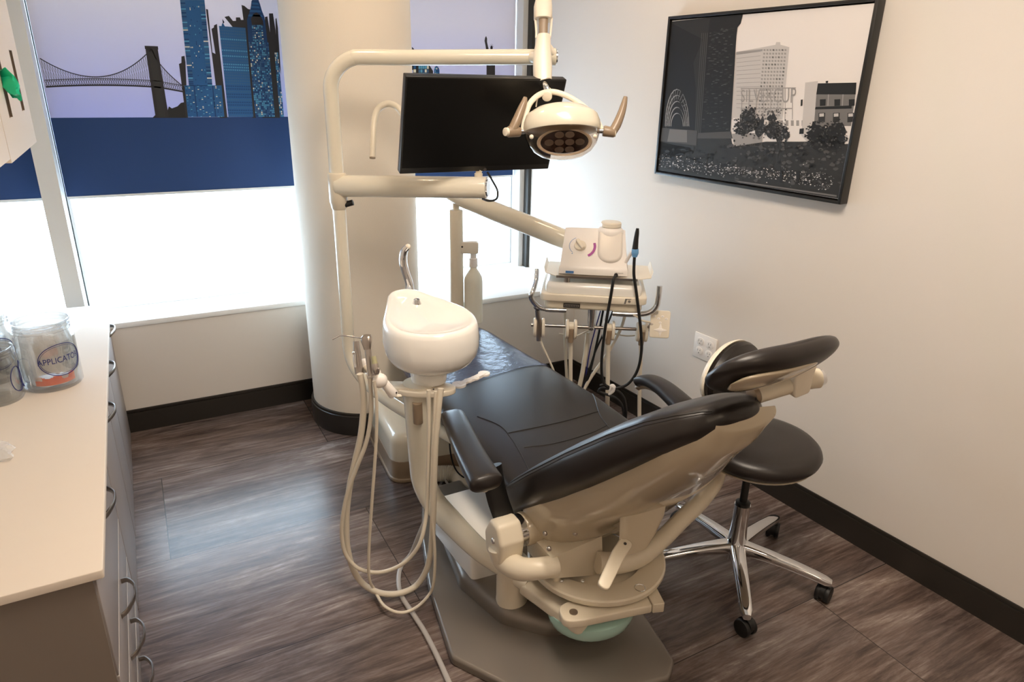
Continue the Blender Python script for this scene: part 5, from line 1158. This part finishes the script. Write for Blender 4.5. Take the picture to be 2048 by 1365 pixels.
for (x, y, w, h_) in ((735, 699, 7, 5), (734, 690, 9, 7), (733, 682, 11, 9), (733, 675, 11, 9), (734, 671, 8, 7)): R.append([at(x, y, 2.10)+_r*q.x+V((_f.x, _f.y, 0)).normalized()*q.y for q in ell(w/F*2.1, h_/F*2.1, 18, 2.6)])
b.rings(R); b.build('syringe_head', 'steel', g2)
b = MB(); b.tube([at(724, 677, 2.10), at(700, 673, 2.10), at(682, 671.5, 2.10), at(677, 673, 2.10), at(665, 679, 2.10)], .0022, 10, 3); b.build('syringe_tip', 'chrome', g2)
g3 = thing('saliva_ejector', HP[0], 'short olive and steel saliva ejector valve on the assistant arm', 'dental instrument')
M['olive'] = mat('olive_plastic', (168, 164, 128), .35)
b = MB(); b.tube([at(747, 713, 2.08), at(748.5, 722, 2.08), at(750, 729, 2.08)], [.0075, .0085, .0095], 16); b.build('nozzle', 'olive', g3)
b = MB(); b.tube([at(750, 728, 2.08), at(752, 740, 2.08), at(753, 750, 2.08)], [.0100, .0105, .006], 16); b.tube([at(744, 750, 2.07), at(753, 750, 2.065)], .0022, 8, sm=False); b.tube([at(756, 748, 2.07), at(758, 741, 2.065)], .003, 8, sm=False); b.ball(at(757, 738.5, 2.065), .0042, n=10, m=6); b.build('valve_body', 'steel', g3)
HGp = 'looped hoses under the assistant arm'
PA = at(735, 760, 2.13)
def lhose(pts, r, label):
    b = MB(); P = []
    for i, q in enumerate(pts): x, y = q[:2]; P.append(onv(x, y, PA) + (V((_f.x, _f.y, 0)).normalized()*(q[2] if len(q) > 2 else 0)))
    m_h = len(P)-5
    P = [p+V((_f.x, _f.y, 0)).normalized()*(.055*max(0, (i-m_h)/4)) for i, p in enumerate(P)]
    P = [p if p.z > .03 else onz(pts[i][0], pts[i][1], .03) for i, p in enumerate(P)]
    b.tube(P, r, 14, 7); return tag(b.build('instrument_hose', 'hose'), label, 'hose', HGp)
lhose([(720, 748), (726, 780), (727, 820), (722, 870), (711, 920), (700, 970), (694, 1020), (693, 1060), (696, 1100), (707, 1140), (728, 1170), (762, 1187), (800, 1187), (832, 1172), (853, 1140), (862, 1100), (866, 1040), (867, 980), (869, 900), (874, 830), (878, 792)], .0105, 'thickest beige suction hose looping down from the assistant arm')
lhose([(742, 752, -.02), (745, 790, -.02), (744, 830, -.02), (735, 880, -.02), (716, 930, -.02), (698, 980, -.02), (688, 1030, -.02), (687, 1070, -.02), (696, 1105, -.02), (720, 1130, -.02), (755, 1138, -.02), (790, 1130, -.02), (820, 1110, -.02), (843, 1075, -.02), (852, 1030, 0), (854, 960, 0), (855, 880, 0), (853, 795, 0)], .0068, 'beige hose with the shallowest loop, from the middle assistant holder')
lhose([(753, 752, -.04), (758, 790, -.04), (758, 850, -.04), (754, 920, -.04), (748, 1000, -.04), (743, 1080, -.04), (743, 1140, -.04), (749, 1180, -.04), (768, 1212, -.04), (800, 1226, -.04), (832, 1216, -.04), (858, 1190, -.04), (870, 1150, -.04), (872, 1100, -.03), (866, 1040, -.02), (862, 980, -.015), (864, 900, -.015), (868, 795, -.01)], .0052, 'thin beige hose with the deepest loop, from the inner assistant holder')
# clear tubing on the floor, corrugated hose, cable from the chair
def floorhose(pts, r, name, label, mt, cat='hose', rib=0, n=12, k=8):
    b = MB(); b.tube(pts, r, n, k, rib=rib); return tag(b.build(name, mt), label, cat)
floorhose([V((.80, 2.06, .20)), onz(838, 1070, .10), onz(822, 1108, .02), onz(803, 1132, .012), onz(797, 1160, .012), onz(803, 1192, .012), onz(826, 1228, .012), onz(848, 1262, .012), onz(873, 1310, .012), onz(898, 1365, .012), onz(925, 1425, .012)], .0085, 'clear_tubing', 'clear plastic tubing running along the floor beside the chair base', 'hosec')
co0 = onz(905, 925, .075); 
b = MB(); pts = smooth([V((.93, 2.50, .055)), onz(912, 950, .06), onz(935, 985, .05), onz(965, 1020, .045), onz(1000, 1050, .045)], 40)
b.tube(pts, .036, 20, 1, sm=False, rib=.05); tag(b.build('corrugated_hose', 'hosew'), 'ribbed ivory conduit between the utility box and the chair base', 'hose')
floorhose([V((.96, 2.16, .40)), onz(900, 880, .33), onz(904, 920, .22), onz(918, 948, .12), onz(950, 966, .05), onz(985, 968, .04)], .0034, 'chair_cable', 'thin black cable dropping from under the seat to the conduit', 'rubber', 'cable')
floorhose([V((1.0, 2.35, .05)), onz(888, 955, .04), onz(880, 972, .015), onz(868, 1000, .012), onz(850, 1030, .012)], .006, 'clear_tubing', 'short clear tube on the floor between utility box and pump cover', 'hosec')
# ------------------------------------------------------------------ lights
w = bpy.data.worlds.new('world'); w.use_nodes = True; w.node_tree.nodes['Background'].inputs[0].default_value = (.8, .88, 1, 1); w.node_tree.nodes['Background'].inputs[1].default_value = .3; S.world = w
for o in COL.objects:
    if '_o' in o: del o['_o']
